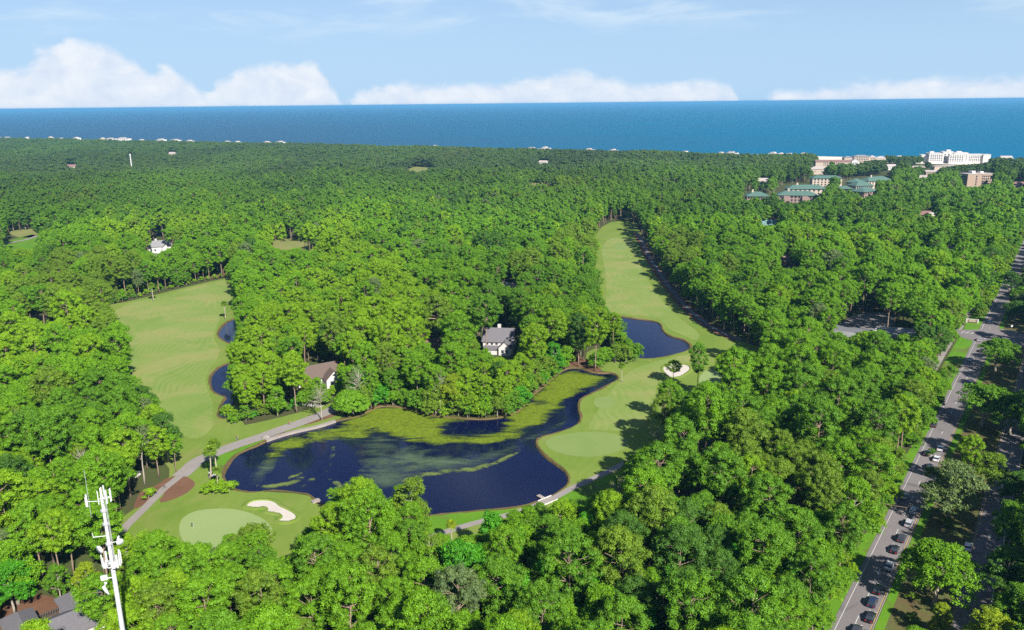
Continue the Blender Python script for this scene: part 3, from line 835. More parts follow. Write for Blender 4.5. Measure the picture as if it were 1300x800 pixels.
def pine_clumps(rng, H, R, hb, n):
    """umbrella-like tiers of rounded needle clumps, widest above the middle"""
    cen = []; r = []
    ga = rng.uniform(0, 6.28)
    nb = int(n / 3.2)
    for i in range(nb):
        u = (i + .5) / nb; z = hb + (H - hb) * (0.05 + .9 * u)
        prof = math.sin(PI * min(1, (0.18 + .80 * u)) ** 1.35) ** .75
        L = R * max(.12, prof) * rng.uniform(.62, 1.05)
        a = ga + i * 2.4 + rng.uniform(-.4, .4)
        m = rng.randint(2, 6)
        for k in range(m):
            q = 1 - .36 * k / m * rng.uniform(.6, 1.2)
            aa = a + rng.uniform(-.38, .38)
            cr = rng.uniform(.85, 1.5)
            cen.append((math.cos(aa) * L * q, math.sin(aa) * L * q, z + rng.uniform(-.6, .7) + (L * q) * .07)); r.append(cr)
    for _ in range(max(4, n // 9)):
        a = rng.uniform(0, 6.28); q = rng.uniform(0, .45) * R
        cen.append((math.cos(a) * q, math.sin(a) * q, H - .8 - q * .35 + rng.uniform(-.5, .4))); r.append(rng.uniform(.9, 1.5))
    return np.array(cen), np.array(r)

def dome_clumps(rng, H, R, hb, n, flat=1.0, lob=0.25, rmin=.8, rmax=1.7):
    """clumps over a lumpy ellipsoid built from several big boughs"""
    nb = rng.randint(6, 10); boughs = []
    zc = hb + (H - hb) * .48
    for i in range(nb):
        a = 2 * PI * i / nb + rng.uniform(-.35, .35); q = R * rng.uniform(.38, .62)
        boughs.append((math.cos(a) * q, math.sin(a) * q, zc + (H - hb) * rng.uniform(-.22, .18), R * rng.uniform(.38, .52)))
    for i in range(3):
        a = rng.uniform(0, 6.28); q = R * rng.uniform(0, .25)
        boughs.append((math.cos(a) * q, math.sin(a) * q, H - R * .42 * flat * rng.uniform(.8, 1.25), R * rng.uniform(.36, .5)))
    cen = []; r = []
    sf = min(1.3, (H - hb) / (2 * R)) * 1.15
    for _ in range(n):
        b = boughs[rng.randint(0, len(boughs))]
        d = rng.normal(size=3); d /= np.linalg.norm(d)
        if d[2] < -.35: d[2] *= -.7
        q = b[3] * rng.uniform(.72, 1.0)
        c = np.array([b[0] + d[0] * q, b[1] + d[1] * q, b[2] + d[2] * q * max(.6, sf)])
        c[2] = min(c[2], H - .5)
        cen.append(c); r.append(rng.uniform(rmin, rmax))
    return np.array(cen), np.array(r)

def palm_meshes(rng, H, R=2.3):
    mb = MB(); b = rng.normal(0, .5, 2)
    pts_ = [Vector((b[0] * (1 - (1 - z) ** 2), b[1] * (1 - (1 - z) ** 2), z * (H - 1.2))) for z in np.linspace(0, 1, 6)]
    mb.tube(pts_, [.26, .2, .19, .18, .2, .24], 8)
    me = bpy.data.meshes.new('trunk'); me.from_pydata(mb.v, [], mb.f); me.update(); me.materials.append(MATS['palm_bark'])
    me.polygons.foreach_set('use_smooth', [True] * len(me.polygons))
    top_ = np.array(pts_[-1]); V = []; Fq = []; vr = []
    def quad(a, b_, c, d, v_):
        n = len(V); V.extend([a, b_, c, d]); Fq.append([n, n + 1, n + 2, n + 3]); vr.extend([v_] * 4)
    nfr = 34
    for i in range(nfr):
        a = i * 2.4 + rng.uniform(-.2, .2); el_ = 1.35 - 1.95 * (i / nfr) + rng.uniform(-.1, .1)
        dirv = np.array([math.cos(a) * math.cos(el_), math.sin(a) * math.cos(el_), math.sin(el_)]); side = np.cross(dirv, (0, 0, 1.0)); side /= np.linalg.norm(side) + 1e-9; upv = np.cross(side, dirv)
        hub = top_ + dirv * R * .38; lv = rng.uniform(0, 1) * (1 - .35 * i / nfr)
        quad(top_ + side * .04, top_ - side * .04, hub - side * .04, hub + side * .04, lv)
        for k in range(9):
            fa = (k - 4) / 4 * 1.15; dd = dirv * math.cos(fa) + side * math.sin(fa)
            L = R * rng.uniform(.62, .8) * (1 - .22 * abs(fa)); sd_ = np.cross(dd, upv); sd_ /= np.linalg.norm(sd_) + 1e-9
            m_ = hub + dd * L * .55 + upv * .03; e = hub + dd * L + np.array([0, 0, -.32 * L])
            w_ = .13
            quad(hub, m_ - sd_ * w_, e, m_ + sd_ * w_, np.clip(lv + rng.uniform(-.2, .2), 0, 1))
    me2 = bpy.data.meshes.new('crown'); me2.from_pydata([tuple(q) for q in V], [], Fq); me2.update()
    at = me2.attributes.new('var', 'FLOAT', 'POINT'); at.data.foreach_set('value', np.array(vr, np.float32)); me2.materials.append(MATS['foliage'])
    return me, me2

R_ = np.random.RandomState(11)
PROTO = {}
def proto(kind, crown, trunk, H, R, hb):
    PROTO.setdefault(kind, []).append((crown, trunk, H, R, hb))

for i in range(7):                                                # near pines
    H = 22.0; R = R_.uniform(5.0, 6.6); hb = H * R_.uniform(.40, .54)
    c, r = pine_clumps(R_, H, R, hb, 140)
    proto('pine', make_crown_mesh('crown', R_, c, r * .80, .86, 92, .155, up=.35, jit=.75, core=.6), limbs_mesh('trunk', R_, H, .27, c, hb - 2, 'pine_bark', 26, .4), H, R + 1.2, hb - 1)
for i in range(7):                                                # near broadleaf crowns
    H = 17.0; R = R_.uniform(5.4, 7.0); hb = H * R_.uniform(.03, .15)
    c, r = dome_clumps(R_, H, R, hb, 270, rmin=.35, rmax=1.15)
    proto('broadleaf', make_crown_mesh('crown', R_, c, r, .9, 56, .19, up=.25, jit=1.1, core=.5), limbs_mesh('trunk', R_, H * .8, .34, c, H * .2, 'grey_bark', 16, .3), H, R + .7, hb)
for i in range(4):                                                # live oaks: wide, low, many limbs
    H = 15.0; R = R_.uniform(8.0, 9.5); hb = H * .14
    c, r = dome_clumps(R_, H, R, hb, 420, flat=.6, rmin=.4, rmax=1.15)
    proto('oak', make_crown_mesh('crown', R_, c, r, .8, 44, .23, up=.2, jit=1.1, core=.45), limbs_mesh('trunk', R_, H * .6, .6, c, H * .15, 'grey_bark', 30, .2), H, R + .7, hb)
for i in range(4):                                                # bushy edge trees, leafy to the ground
    H = 10.0; R = R_.uniform(3.8, 4.8); c, r = dome_clumps(R_, H, R, .2, 150, rmin=.35, rmax=.95)
    proto('bushy', make_crown_mesh('crown', R_, c, r, .95, 40, .22, up=.2, jit=1.1, core=.55), limbs_mesh('trunk', R_, 7, .18, c, 1, 'grey_bark', 8, .2), H, R + .7, .1)
for i in range(3):                                                # far versions, fewer and larger leaf faces
    H = 22.0; R = R_.uniform(4.6, 5.8); hb = H * .5
    c, r = pine_clumps(R_, H, R, hb, 60)
    proto('pine_mid', make_crown_mesh('crown', R_, c, r * 1.1, .72, 24, .38, up=.45, jit=.6), limbs_mesh('trunk', R_, H, .25, c, hb - 2, 'pine_bark', 6, .3), H, R + 1, hb)
    H = 17.0; R = R_.uniform(5.4, 6.6); hb = H * .2
    c, r = dome_clumps(R_, H, R, hb, 95, rmin=.6, rmax=1.6)
    proto('broadleaf_mid', make_crown_mesh('crown', R_, c, r, .88, 20, .40, up=.35, jit=.8), limbs_mesh('trunk', R_, H * .8, .32, c, H * .2, 'grey_bark', 5, .3), H, R + .7, hb)
for i in range(3):
    H = 18.0; R = R_.uniform(6.2, 8.2); hb = H * .25
    c, r = dome_clumps(R_, H, R, hb, 44, rmin=1.0, rmax=2.6)
    proto('far', make_crown_mesh('crown', R_, c, r, .75, 14, .75, up=.5, jit=.6, core=.8), None, H, R + .7, hb)
for i in range(3):
    t_, c_ = palm_meshes(R_, 10.5); proto('palm', c_, t_, 10.5, 2.3, 7)
for i in range(2):                                                # shrubs and saplings
    c, r = dome_clumps(R_, 4.5, 2.6, .3, 26, rmin=.5, rmax=.95)
    proto('shrub', make_crown_mesh('crown', R_, c, r, .85, 46, .24, up=.2, jit=.9), limbs_mesh('trunk', R_, 3, .09, c, .3, 'grey_bark', 5, .1), 4.5, 3.2, .2)
c, r = dome_clumps(R_, 12, 6.6, 1.2, 330, rmin=.8, rmax=1.2)       # the clipped round one by the causeway
d_ = R_.normal(size=(330, 3)); d_ /= np.linalg.norm(d_, axis=1)[:, None]; d_[:, 2] = np.abs(d_[:, 2]) * 1.0 - .25
c = np.array([0, 0, 5.2]) + d_ * np.array([6.4, 6.4, 6.2]) * R_.uniform(.93, 1.0, 330)[:, None]
proto('round', make_crown_mesh('crown', R_, c, r * .95, .9, 48, .22, up=.2, jit=.8, core=.8), limbs_mesh('trunk', R_, 8, .45, c, 1.6, 'grey_bark', 20, .1), 12, 7, 1)
c, r = dome_clumps(R_, 16, 5.2, 5, 60, rmin=.5, rmax=.9)           # thin grey crown, mostly bare twigs
proto('bare', make_crown_mesh('crown', R_, c, r, .8, 16, .16, up=.2, jit=1.0, core=0), limbs_mesh('trunk', R_, 13, .28, c, 4, 'grey_bark', 60, .3), 16, 5.5, 5)
c, r = dome_clumps(R_, 17, 4.6, 6, 90, rmin=.4, rmax=.9)
proto('bare', make_crown_mesh('crown', R_, c, r, .9, 22, .17, up=.2, jit=1.0, core=0), limbs_mesh('trunk', R_, 15, .26, c, 5, 'grey_bark', 46, .5), 17, 5, 6)
c = np.array([(R_.normal(0, .9), R_.normal(0, .9), z) for z in np.linspace(.8, 15, 70)]); r = R_.uniform(.7, 1.3, 70) * (1 + .5 * np.sin(np.linspace(0, 3.1, 70)))
proto('vine', make_crown_mesh('crown', R_, c, r, 1.0, 60, .26, up=.1, jit=.9, core=.6), limbs_mesh('trunk', R_, 14, .3, c, 1, 'grey_bark', 3, .1), 16, 3, 0)

# ------------------------------------------------------------------ where the photograph shows open ground (no crown may cover it)
MW, MH = 1700, 1250
open_px = np.zeros((MH, MW), bool)
CLEAR = [
    [(150, 388), (175, 381), (219, 370), (259, 360), (294, 353), (292, 366), (286, 378), (290, 390), (297, 405), (297, 432), (291, 440), (283, 450), (285, 462), (281, 480), (284, 500), (293, 505), (292, 520), (280, 530), (275, 537),
     (286, 542), (298, 547), (320, 541), (345, 534), (370, 528), (400, 520), (414, 517), (420, 528), (432, 529), (425, 545), (340, 600), (285, 605), (252, 600), (246, 597), (250, 587), (250, 575), (247, 566), (231, 555), (228, 544), (219, 528), (208, 519), (200, 503),
     (178, 489), (166, 481), (175, 459), (175, 434), (172, 422), (153, 406)],
    [(246, 597), (248, 608), (233, 611), (221, 613), (208, 620), (190, 612), (177, 618), (182, 635), (169, 644), (158, 662), (159, 678), (181, 669), (204, 665.5), (223, 672), (229, 685), (241, 689), (258, 691), (272, 693), (275, 672), (287, 666), (304, 668), (333, 668),
     (347, 676), (350, 693), (353, 700), (366, 699), (370, 689), (378, 682), (392, 668), (399, 658), (401, 645), (440, 600), (350, 590), (285, 595)],
    [(283, 600), (291, 587), (303, 574), (338, 556), (363, 549), (406, 540), (425, 533), (438, 531), (455, 530), (468, 524), (478, 518), (515, 521), (547, 531), (581, 535), (612, 538), (644, 534), (665, 526), (675, 508), (690, 498), (706, 482), (722, 470), (740, 477), (765, 474), (769, 463),
     (765, 458), (785, 469), (800, 468), (816, 460), (818, 440), (808, 420), (795, 405), (772, 396), (767, 390), (774, 372), (776, 350), (770, 330), (765, 318), (770, 306), (778, 293), (790, 286), (800, 293), (812, 299), (820, 312), (828, 332), (850, 364), (872, 390), (902, 415), (938, 437), (926, 438), (900, 434), (887, 440),
     (890, 455), (905, 461), (909, 478), (907, 492), (886, 487), (872, 488), (850, 484), (836, 493), (834, 503), (842, 512), (848, 520), (838, 535), (832, 552), (812, 565), (806, 573), (797, 579), (795, 588), (784, 596), (774, 606), (765, 618), (752, 626), (742, 638), (728, 642), (712, 643), (700, 643), (687, 640), (668, 636), (656, 644), (650, 658), (633, 650), (618, 668), (606, 672), (584, 688), (569, 687), (566, 682),
     (550, 684), (546, 672), (552, 660), (545, 640), (540, 628), (528, 620), (510, 613), (497, 613), (490, 629), (480, 621), (470, 609), (455, 607), (440, 613), (425, 621), (415, 633), (402, 646), (395, 660), (300, 640)],
    # avenue with its left verge
    [(1047, 802), (1064, 765), (1090, 716), (1112, 673), (1138, 624), (1142, 600), (1160, 580), (1176, 557), (1187, 525), (1200, 500), (1202, 478), (1204, 460), (1212, 440), (1222, 433), (1216, 421), (1232, 417), (1236, 405), (1249, 388), (1254, 372), (1264, 362), (1275, 335), (1284, 316), (1292, 300), (1300, 294), (1340, 320), (1300, 400), (1255, 470), (1190, 590), (1150, 720), (1105, 810)],
    [(1190, 470), (1192, 455), (1203, 446), (1210, 455), (1200, 480)],
    [(1206, 797), (1237, 684), (1262, 628), (1290, 596), (1300, 580), (1300, 640), (1275, 700), (1244, 797)],
    [(1240, 425), (1270, 400), (1290, 380), (1300, 378), (1300, 520), (1285, 500), (1290, 440), (1275, 445)],
    [(1063, 417), (1073, 409), (1070, 404), (1098, 400), (1100, 391), (1126, 398), (1127, 410), (1118, 421), (1100, 419), (1090, 421), (1080, 427), (1063, 426)],
    [(1128, 425), (1140, 412), (1160, 410), (1156, 426), (1136, 430)],
    [(5, 306), (12, 295), (30, 292), (48, 293), (48, 310), (38, 318), (5, 316)],
    [(348, 307), (400, 307), (396, 318), (350, 317)], [(517, 214), (530, 208), (549, 209), (540, 216), (525, 218)], [(672, 233.5), (702, 233.5), (700, 236), (673, 236)],
    # roofs and walls seen between the crowns
    [(613, 418), (654, 416), (657, 446), (651, 454), (628, 453), (614, 440)], [(389, 463), (402, 458), (423, 455), (423, 478), (418, 487), (406, 482), (396, 474)],
    [(10, 800), (14, 780), (40, 758), (58, 757), (85, 766), (118, 790), (122, 802)],
    [(187, 318), (197, 305), (208, 303), (222, 305), (220, 312), (206, 320), (196, 325)],
    [(36, 401), (44, 396), (66, 400), (65, 406), (48, 408)], [(9, 420), (24, 416), (25, 422), (10, 426)],
    [(640, 358), (650, 356), (655, 364), (646, 368)], [(545, 424), (559, 426), (559, 440), (545, 440)], [(430, 397), (444, 395), (444, 402), (432, 402)],
    [(944, 244), (977, 242), (978, 251), (944, 253)], [(983, 240), (1040, 236), (1043, 245), (1040, 252), (1003, 258), (990, 252)], [(993, 233), (1052, 231), (1052, 238), (994, 239)],
    [(1078, 222), (1131, 219), (1132, 229), (1082, 233)], [(1066, 235), (1110, 233), (1112, 246), (1096, 252), (1088, 245), (1066, 240)],
    [(1033, 221), (1059, 221), (1078, 224), (1076, 227), (1034, 224)],
    [(1038, 198), (1088, 197), (1090, 208), (1055, 207), (1040, 203)], [(1071, 194), (1122, 194), (1121, 203), (1090, 204), (1072, 200)], [(1029, 211), (1046, 208), (1051, 213), (1030, 215)],
    [(1171, 190), (1254, 190), (1254, 206), (1224, 208), (1208, 207), (1175, 205)], [(1217, 218), (1259, 217), (1259, 233), (1238, 237), (1224, 236)], [(1286, 229), (1300, 228), (1300, 240), (1288, 239)],
    [(968, 279), (983, 277), (983, 287), (969, 288)], [(965, 225), (974, 224), (974, 231), (966, 232)],
    [(1157, 209), (1174, 209), (1174, 212), (1157, 212)], [(1184, 208.5), (1216, 208.5), (1216, 212), (1184, 212)], [(1174, 214), (1190, 213), (1190, 220), (1176, 220)],
    [(1167, 222), (1177, 222), (1177, 226), (1167, 226)], [(1126, 208), (1136, 208), (1136, 212), (1126, 212)], [(1169, 268), (1179, 268), (1179, 272), (1169, 272)], [(1204, 314), (1214, 314), (1214, 318), (1204, 318)], [(1167, 309), (1177, 309), (1177, 313), (1167, 313)], [(685, 203), (695, 203), (695, 207), (685, 207)], [(86, 208), (96, 208), (96, 212), (86, 212)], [(214, 192), (224, 192), (224, 196), (214, 196)], [(1179, 270), (1189, 270), (1189, 274), (1179, 274)], [(850, 227), (860, 227), (860, 231), (850, 231)],
    [(164, 194), (167, 194), (167, 207), (164, 207)],
    [(993, 322), (1004, 322), (1004, 332), (993, 332)], [(996, 337), (1006, 336), (1006, 342), (996, 343)],
]
for p in CLEAR: raster(p, open_px)
# crowns far behind the shore road buildings etc. may not cover them; a margin keeps outlines crisp
base_px = open_px.copy()

def in_mask(mask, x, y):
    xi = np.clip((x + 200).astype(int), 0, MW - 1); yi = np.clip(y.astype(int), 0, MH - 1)
    return mask[yi, xi]

BLOCK = [reg(p) for p in ([(130, 392), (148, 385), (175, 378), (219, 367), (259, 357), (296, 351), (302, 380), (304, 440), (300, 500), (296, 541), (372, 526), (440, 512), (440, 526), (425, 540), (430, 655), (410, 690), (390, 705), (300, 712), (230, 705), (175, 690), (150, 690), (215, 610), (235, 600), (215, 570), (175, 500), (140, 440)],)]
BLOCK += [reg(ROUGH[2])] + waters_w + [avenue_near, avenue_far, ribbon(path_left, 2.6), ribbon(path_south, 3), ribbon(path_right, 2), GP(LOT), side_road, cross_road, ribbon(avenue(-1.0, -330, 2600, 30), 1.5, 2), ribbon(avenue(15.6, -330, 2600, 30), 8)]
BUILD_BLOCK = []          # filled with the building footprints
def blocked(P):
    r = np.zeros(len(P), bool)
    for b in BLOCK + BUILD_BLOCK:
        q = np.array(b); m_ = (P[:, 0] > q[:, 0].min()) & (P[:, 0] < q[:, 0].max()) & (P[:, 1] > q[:, 1].min()) & (P[:, 1] < q[:, 1].max())
        if m_.any():
            r[m_] |= inside_many(b, P[m_])
    return r

def covers_open(P, H, R, hb, near=True):
    """does the crown of a tree standing at P hide ground that the photograph shows"""
    bad = np.zeros(len(P), bool)
    for fz, fr in ((1.0, 0.0), (.96, .45), (.85, .72), (.66, .9), (.5, .92), (.3, .8), (.1, .5)):
        z = hb + (H - hb) * fz
        for k in (-1, -.5, 0, .5, 1):
            Q = np.stack([P[:, 0] + k * R * fr * .93, P[:, 1], z], 1)
            x, y, d = proj(Q)
            bad |= in_mask(open_px, x, y)
    for z in (0.3, 2.0, 4.0) if near else ():                                    # no trunk may stand on open ground
        x, y, d = proj(np.stack([P[:, 0], P[:, 1], np.full(len(P), z)], 1)); bad |= in_mask(open_px, x, y)
    for s in (-.6, 0, .6):                                       # near and far rim
        Q = np.stack([P[:, 0] + s * R * .6, P[:, 1] - R * .7, hb + (H - hb) * .35], 1); x, y, d = proj(Q); bad |= in_mask(open_px, x, y)
    return bad

shore_poly = [(-14000, 8700)] + SHORE[1:] + [(6000, -5000), (-14000, -5000)]
shore_poly = [(x - 45, y - 75) for x, y in shore_poly]

# tint fields: neighbouring crowns of one sort share a tone
def fbm(x, y, s, seed):
    r = np.random.RandomState(seed); v = np.zeros_like(x)
    for k in range(4):
        a, b, ph = r.uniform(-1, 1), r.uniform(-1, 1), r.uniform(0, 6.28, 2)
        l = math.hypot(a, b); a, b = a / l, b / l
        v += np.sin((x * a + y * b) / s * (1.7 ** k) + ph[0] + 1.3 * np.sin((x * b - y * a) / s * 1.3 ** k + ph[1])) / (1.35 ** k)
    return v / 2.2

TONES = {'bright green': (0.165, 0.320, 0.010), 'lime green': (0.225, 0.365, 0.010), 'yellow green': (0.265, 0.335, 0.012), 'mid green': (0.132, 0.270, 0.013),
         'dark green': (0.084, 0.178, 0.018), 'grey green': (0.170, 0.225, 0.072), 'olive green': (0.172, 0.262, 0.018), 'emerald green': (0.088, 0.305, 0.012)}
TN = list(TONES)
def choose_tone(rng, kind, x, y, d):
    """stands of one sort share a tone; single trees stray from it now and then"""
    xa, ya = np.array([x]), np.array([y])
    f = fbm(xa, ya, 45. + d * .05, 3)[0]; g = fbm(xa, ya, 95. + d * .06, 41)[0]
    if rng.rand() < .30: f = rng.normal(0, .7); g = rng.normal(0, .7)
    far = min(1, max(0, (d - 850) / 500))  # fewer bright tones farther off, part of the painted aerial fading
    if kind != 'pine' and -20 < x < 150 and d < 300: f = f * .6 + .55; g = -1.2 if g < -.45 else min(g, .7)   # the lush creeper hung woods at lower right
    if kind == 'pine':
        if g > .75 - .2 * far: return 'grey green' if f > .55 else ('olive green' if far < .5 else 'mid green')
        seq = [(.55 + far, 'lime green'), (-.15 + .9 * far, 'bright green'), (-.95 + .75 * far, 'mid green'), (-9, 'dark green')]
    else:
        if g > .8: return 'grey green' if f > .2 else 'olive green'
        if g < -1.0 and far < .5: return 'emerald green' if f > 0 else 'yellow green'
        seq = [(.75 + far, 'lime green'), (.0 + .95 * far, 'bright green'), (-.8 + .7 * far, 'mid green'), (-9, 'dark green')]
    if kind == 'pine' and x < -75 and d < 420: f += .75        # the yellow green pines left of the fairway
    for th, nm in seq:
        if f > th: return nm

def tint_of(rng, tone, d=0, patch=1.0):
    k = min(1, max(0, d - 650) / 750)  # tint dulls to grey green with distance: aerial fading put into leaf colour
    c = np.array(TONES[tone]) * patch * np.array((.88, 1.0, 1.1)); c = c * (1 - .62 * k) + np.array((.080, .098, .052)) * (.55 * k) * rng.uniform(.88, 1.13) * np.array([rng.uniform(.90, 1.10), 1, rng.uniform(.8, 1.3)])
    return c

placed = {}               # spatial hash of crowns
CELL = 16.0
def near_ok(x, y, r, f=.62):
    cx, cy = int(x // CELL), int(y // CELL)
    for i in (-1, 0, 1):
        for j in (-1, 0, 1):
            for (a, b, q) in placed.get((cx + i, cy + j), ()):
                if (a - x) ** 2 + (b - y) ** 2 < (f * (r + q)) ** 2: return False
    return True
def put(x, y, r): placed.setdefault((int(x // CELL), int(y // CELL)), []).append((x, y, r))

forest = []               # (kind, x, y, proto index, scale, rotation, tone, tint, zscale)
def plant(kind, x, y, scale=1.0, tone='bright green', zs=1.0, rot=None, idx=None, label=None, rng=R_):
    pr = PROTO[kind]; i = rng.randint(len(pr)) if idx is None else idx % len(pr)
    forest.append(dict(kind=kind, x=x, y=y, i=i, s=scale, zs=zs, rot=rng.uniform(0, 6.28) if rot is None else rot, tone=tone, tint=tint_of(rng, tone), label=label))
    put(x, y, pr[i][3] * scale)

def plant_top(kind, px, py, height, scale=None, tone='bright green', label=None, idx=0, width=None, rot=None):
    """plant a tree whose crown top shows at a pixel of the photograph"""
    g = G(px, py, height); Hh, RR = PROTO[kind][idx % len(PROTO[kind])][2:4]
    s = (width / 2) / RR if width else (scale or height / Hh)
    plant(kind, g.x, g.y, s, tone, height / (Hh * s), rot, idx, label)

# trees one can pick out, placed where they stand
plant_top('round', 445, 489, 12.5, tone='bright green', width=15.5, label='dense rounded bright green tree beside the causeway end', rot=.3)
plant_top('oak', 1197, 694, 16, tone='bright green', width=22, idx=0, label='broad bright green oak on the median beside the nearest dark cars')
plant_top('oak', 1214, 590, 18, tone='grey green', width=22, idx=1, label='wide grey green mossy oak on the median beside the silver wagons')
plant_top('oak', 1254, 490, 16.5, tone='mid green', width=22, idx=2, label='dark spreading oak on the median below the intersection')
plant_top('oak', 1269, 431, 15, tone='mid green', width=21, idx=3, label='rounded green oak at the median tip by the avenue intersection')
plant_top('pine', 1236, 553, 19, tone='lime green', width=10, idx=1, label='slim lime green pine between the two big median oaks')
plant_top('broadleaf', 1262, 578, 14, tone='olive green', width=14, idx=1, label='olive broadleaf tree on the median near the far carriageway')
plant_top('oak', 1290, 500, 16, tone='mid green', width=18, idx=1, label='green oak at the right edge past the far carriageway')
plant_top('broadleaf', 1165, 800, 9, tone='bright green', width=10, idx=3, label='bright green tree cut by the bottom edge on the median')
plant_top('broadleaf', 1198, 768, 9, tone='yellow green', width=7, idx=4, label='small yellow green tree beside the bright median oak')
plant_top('broadleaf', 1262, 776, 14, tone='yellow green', width=13, idx=2, label='yellow green broadleaf tree at bottom right beyond the avenue')
for px, py, hh, wd, tn, k in ((1290, 640, 17, 13, 'mid green', 'broadleaf'), (1282, 700, 17, 13, 'dark green', 'broadleaf'), (1300, 745, 16, 12, 'mid green', 'broadleaf'), (1318, 690, 18, 14, 'dark green', 'broadleaf'), (1296, 600, 15, 12, 'dark green', 'broadleaf'),
                              (1285, 345, 15, 15, 'dark green', 'oak'), (1300, 365, 15, 16, 'mid green', 'oak'), (1292, 385, 7, 6, 'grey green', 'palm')):
    plant_top(k, px, py, hh, tone=tn, width=wd, idx=R_.randint(4))
plant_top('pine', 856, 458, 11, tone='olive green', width=9, idx=2, label='small flat topped pine in front of the far white bunker')
plant_top('pine', 888, 436, 22, tone='mid green', width=11, idx=3, label='tall pine overhanging the far putting green')
plant_top('pine', 850, 483, 17, tone='bright green', width=12, idx=4, label='bright green pine leaning over the right hole south of the bunker')
plant_top('pine', 845, 500, 20, tone='olive green', width=13, idx=5, label='tall open pine casting its shadow on the right hole')
plant_top('pine', 866, 497, 21, tone='mid green', width=12, idx=6)
plant_top('bare', 836, 540, 13, tone='grey green', width=9, label='thin pale leaved tree at the edge of the right hole')
plant_top('bare', 790, 605, 17, tone='grey green', width=10, label='pale thin crowned tree with grey limbs south of the path')
plant_top('oak', 320, 668, 12, tone='olive green', width=15, idx=3, label='small mossy oak partly covering the putting green')
plant_top('pine', 455, 607, 21, tone='lime green', width=13, idx=0, label='tall lime green pine in front of the pond')
plant_top('pine', 420, 642, 21, tone='lime green', width=12, idx=2, label='lime green pine right of the putting green')
plant_top('pine', 480, 632, 22, tone='bright green', width=12, idx=4)
plant_top('broadleaf', 520, 611, 20, tone='olive green', width=13, idx=2, label='olive green tree with pale forked trunk by the south path')
plant_top('pine', 476, 696, 24, tone='olive green', width=15, idx=5, label='big open pine with a bare forked trunk near the bottom')
plant_top('bare', 405, 488, 15, tone='grey green', width=11, label='pale mossy tree in front of the brown roofed house')
plant_top('bare', 345, 415, 18, tone='grey green', width=13, label='bare grey tree at the edge of the left woods island')
plant_top('bare', 436, 262, 24, tone='grey green', width=14, label='dead grey brown pine standing above the middle forest')
plant_top('bare', 456, 270, 22, tone='grey green', width=10, label='smaller dead grey pine right of another dead one')
plant_top('vine', 623, 650, 16, tone='emerald green', width=7, label='narrow vine covered column of leaves at the south path')
for px, py, hh, lb in ((262, 568.5, 12, 'left tall palm of the pair beside the causeway'), (271, 561, 12.5, 'right tall palm of the pair beside the causeway'), (274, 594, 8, 'short palm rising from the clump at the pond corner'),
                   (456, 472, 9, 'palm with bright trunk behind the rounded tree'), (441, 478, 8, 'leaning palm left of the palm behind the rounded tree'), (790, 462, 8.5, 'lone palm between the two ponds'), (573, 662, 8, 'palm with brown drooping fronds beside the south path'), (1285, 372, 8, 'palm on the avenue median beyond the intersection'),
                   (1138, 585, 7, 'pale palm at the woods edge beside the avenue'), (1133, 600, 6, 'yellowish palm at the woods edge beside the avenue'), (842, 500, 10, 'palm below the pines at the right hole'), (855, 520, 9, 'palm standing in the shade at the right hole'), (677, 728, 13, 'palm crown among the vines near the bottom'), (284, 383, 11, 'palm at the top right edge of the left fairway'), (192, 360, 12, 'palm behind the top of the left fairway')):
    plant_top('palm', px, py, hh, tone='yellow green' if 'yellow' in lb or 'brown' in lb else 'olive green', label=lb, scale=hh / 10.5, idx=R_.randint(3))
# clump at the pond corner, and bushes
for (dx, dy), lb in zip(((-3.4, 0), (-1, -1.2), (1.5, -.6), (3.4, .4), (0.4, 1.6), (-2.2, 1.6)), ('leftmost', 'front left', 'front middle', 'rightmost', 'back right', 'back left')):
    g = G(277, 626); plant('shrub', g.x + dx, g.y + dy, R_.uniform(.78, .95), 'lime green', .9, label=lb + ' shrub of the leafy clump at the pond corner by the palms')
plant_top('shrub', 187, 621, 3.6, tone='lime green', label='clipped round bush in the pine straw left of the path', width=5)
plant_top('broadleaf', 6, 716, 14, tone='emerald green', width=13, idx=1, label='emerald tree overhanging the back left of the corner house')
plant_top('broadleaf', 108, 716, 12, tone='yellow green', width=9, idx=3, label='yellow green tree behind the corner house toward the mast')
plant_top('oak', 8, 690, 17, tone='bright green', width=17, idx=1, label='large green oak at the left edge above the corner house')
for px, py in ((1279, 396), (1272, 449), (1182, 570)):
    plant_top('shrub', px, py, 3.0, tone='dark green', width=4)

# ------------------------------------------------------------------ buildings
simple('white_wall', (0.50, 0.49, 0.475), 0.8, 0.05, 0.5)
simple('cream_wall', (0.42, 0.35, 0.28), 0.8, 0.06, 0.5)
simple('pink_wall', (0.27, 0.19, 0.165), 0.8, 0.06, 0.5)
simple('tan_wall', (0.30, 0.225, 0.17), 0.8, 0.06, 0.5)
simple('green_roof', (0.080, 0.145, 0.118), 0.5, 0.1, 0.3)
simple('grey_roof', (0.13, 0.125, 0.138), 0.85, 0.22, 1.5, bump=.5, bscale=6)
simple('brown_roof', (0.115, 0.085, 0.072), 0.85, 0.2, 1.5, bump=.5, bscale=6)
simple('light_roof', (0.36, 0.32, 0.30), 0.8, 0.12, .5)
simple('pale_grey_roof', (0.20, 0.20, 0.205), 0.8, 0.12, .5)
simple('rust_roof', (0.19, 0.115, 0.10), 0.8, 0.12, .5)
simple('teal_roof', (0.12, 0.22, 0.22), 0.6, 0.1, .5)
simple('dark_glass', (0.03, 0.04, 0.05), 0.15, 0.1, 1.0, spec=.6)  # even dark tone of window and car glass
simple('dark_trim', (0.06, 0.055, 0.05), 0.7, 0.1, 1.0)
simple('metal_white', (0.55, 0.56, 0.57), 0.45, 0.05, 1.0, spec=.5)
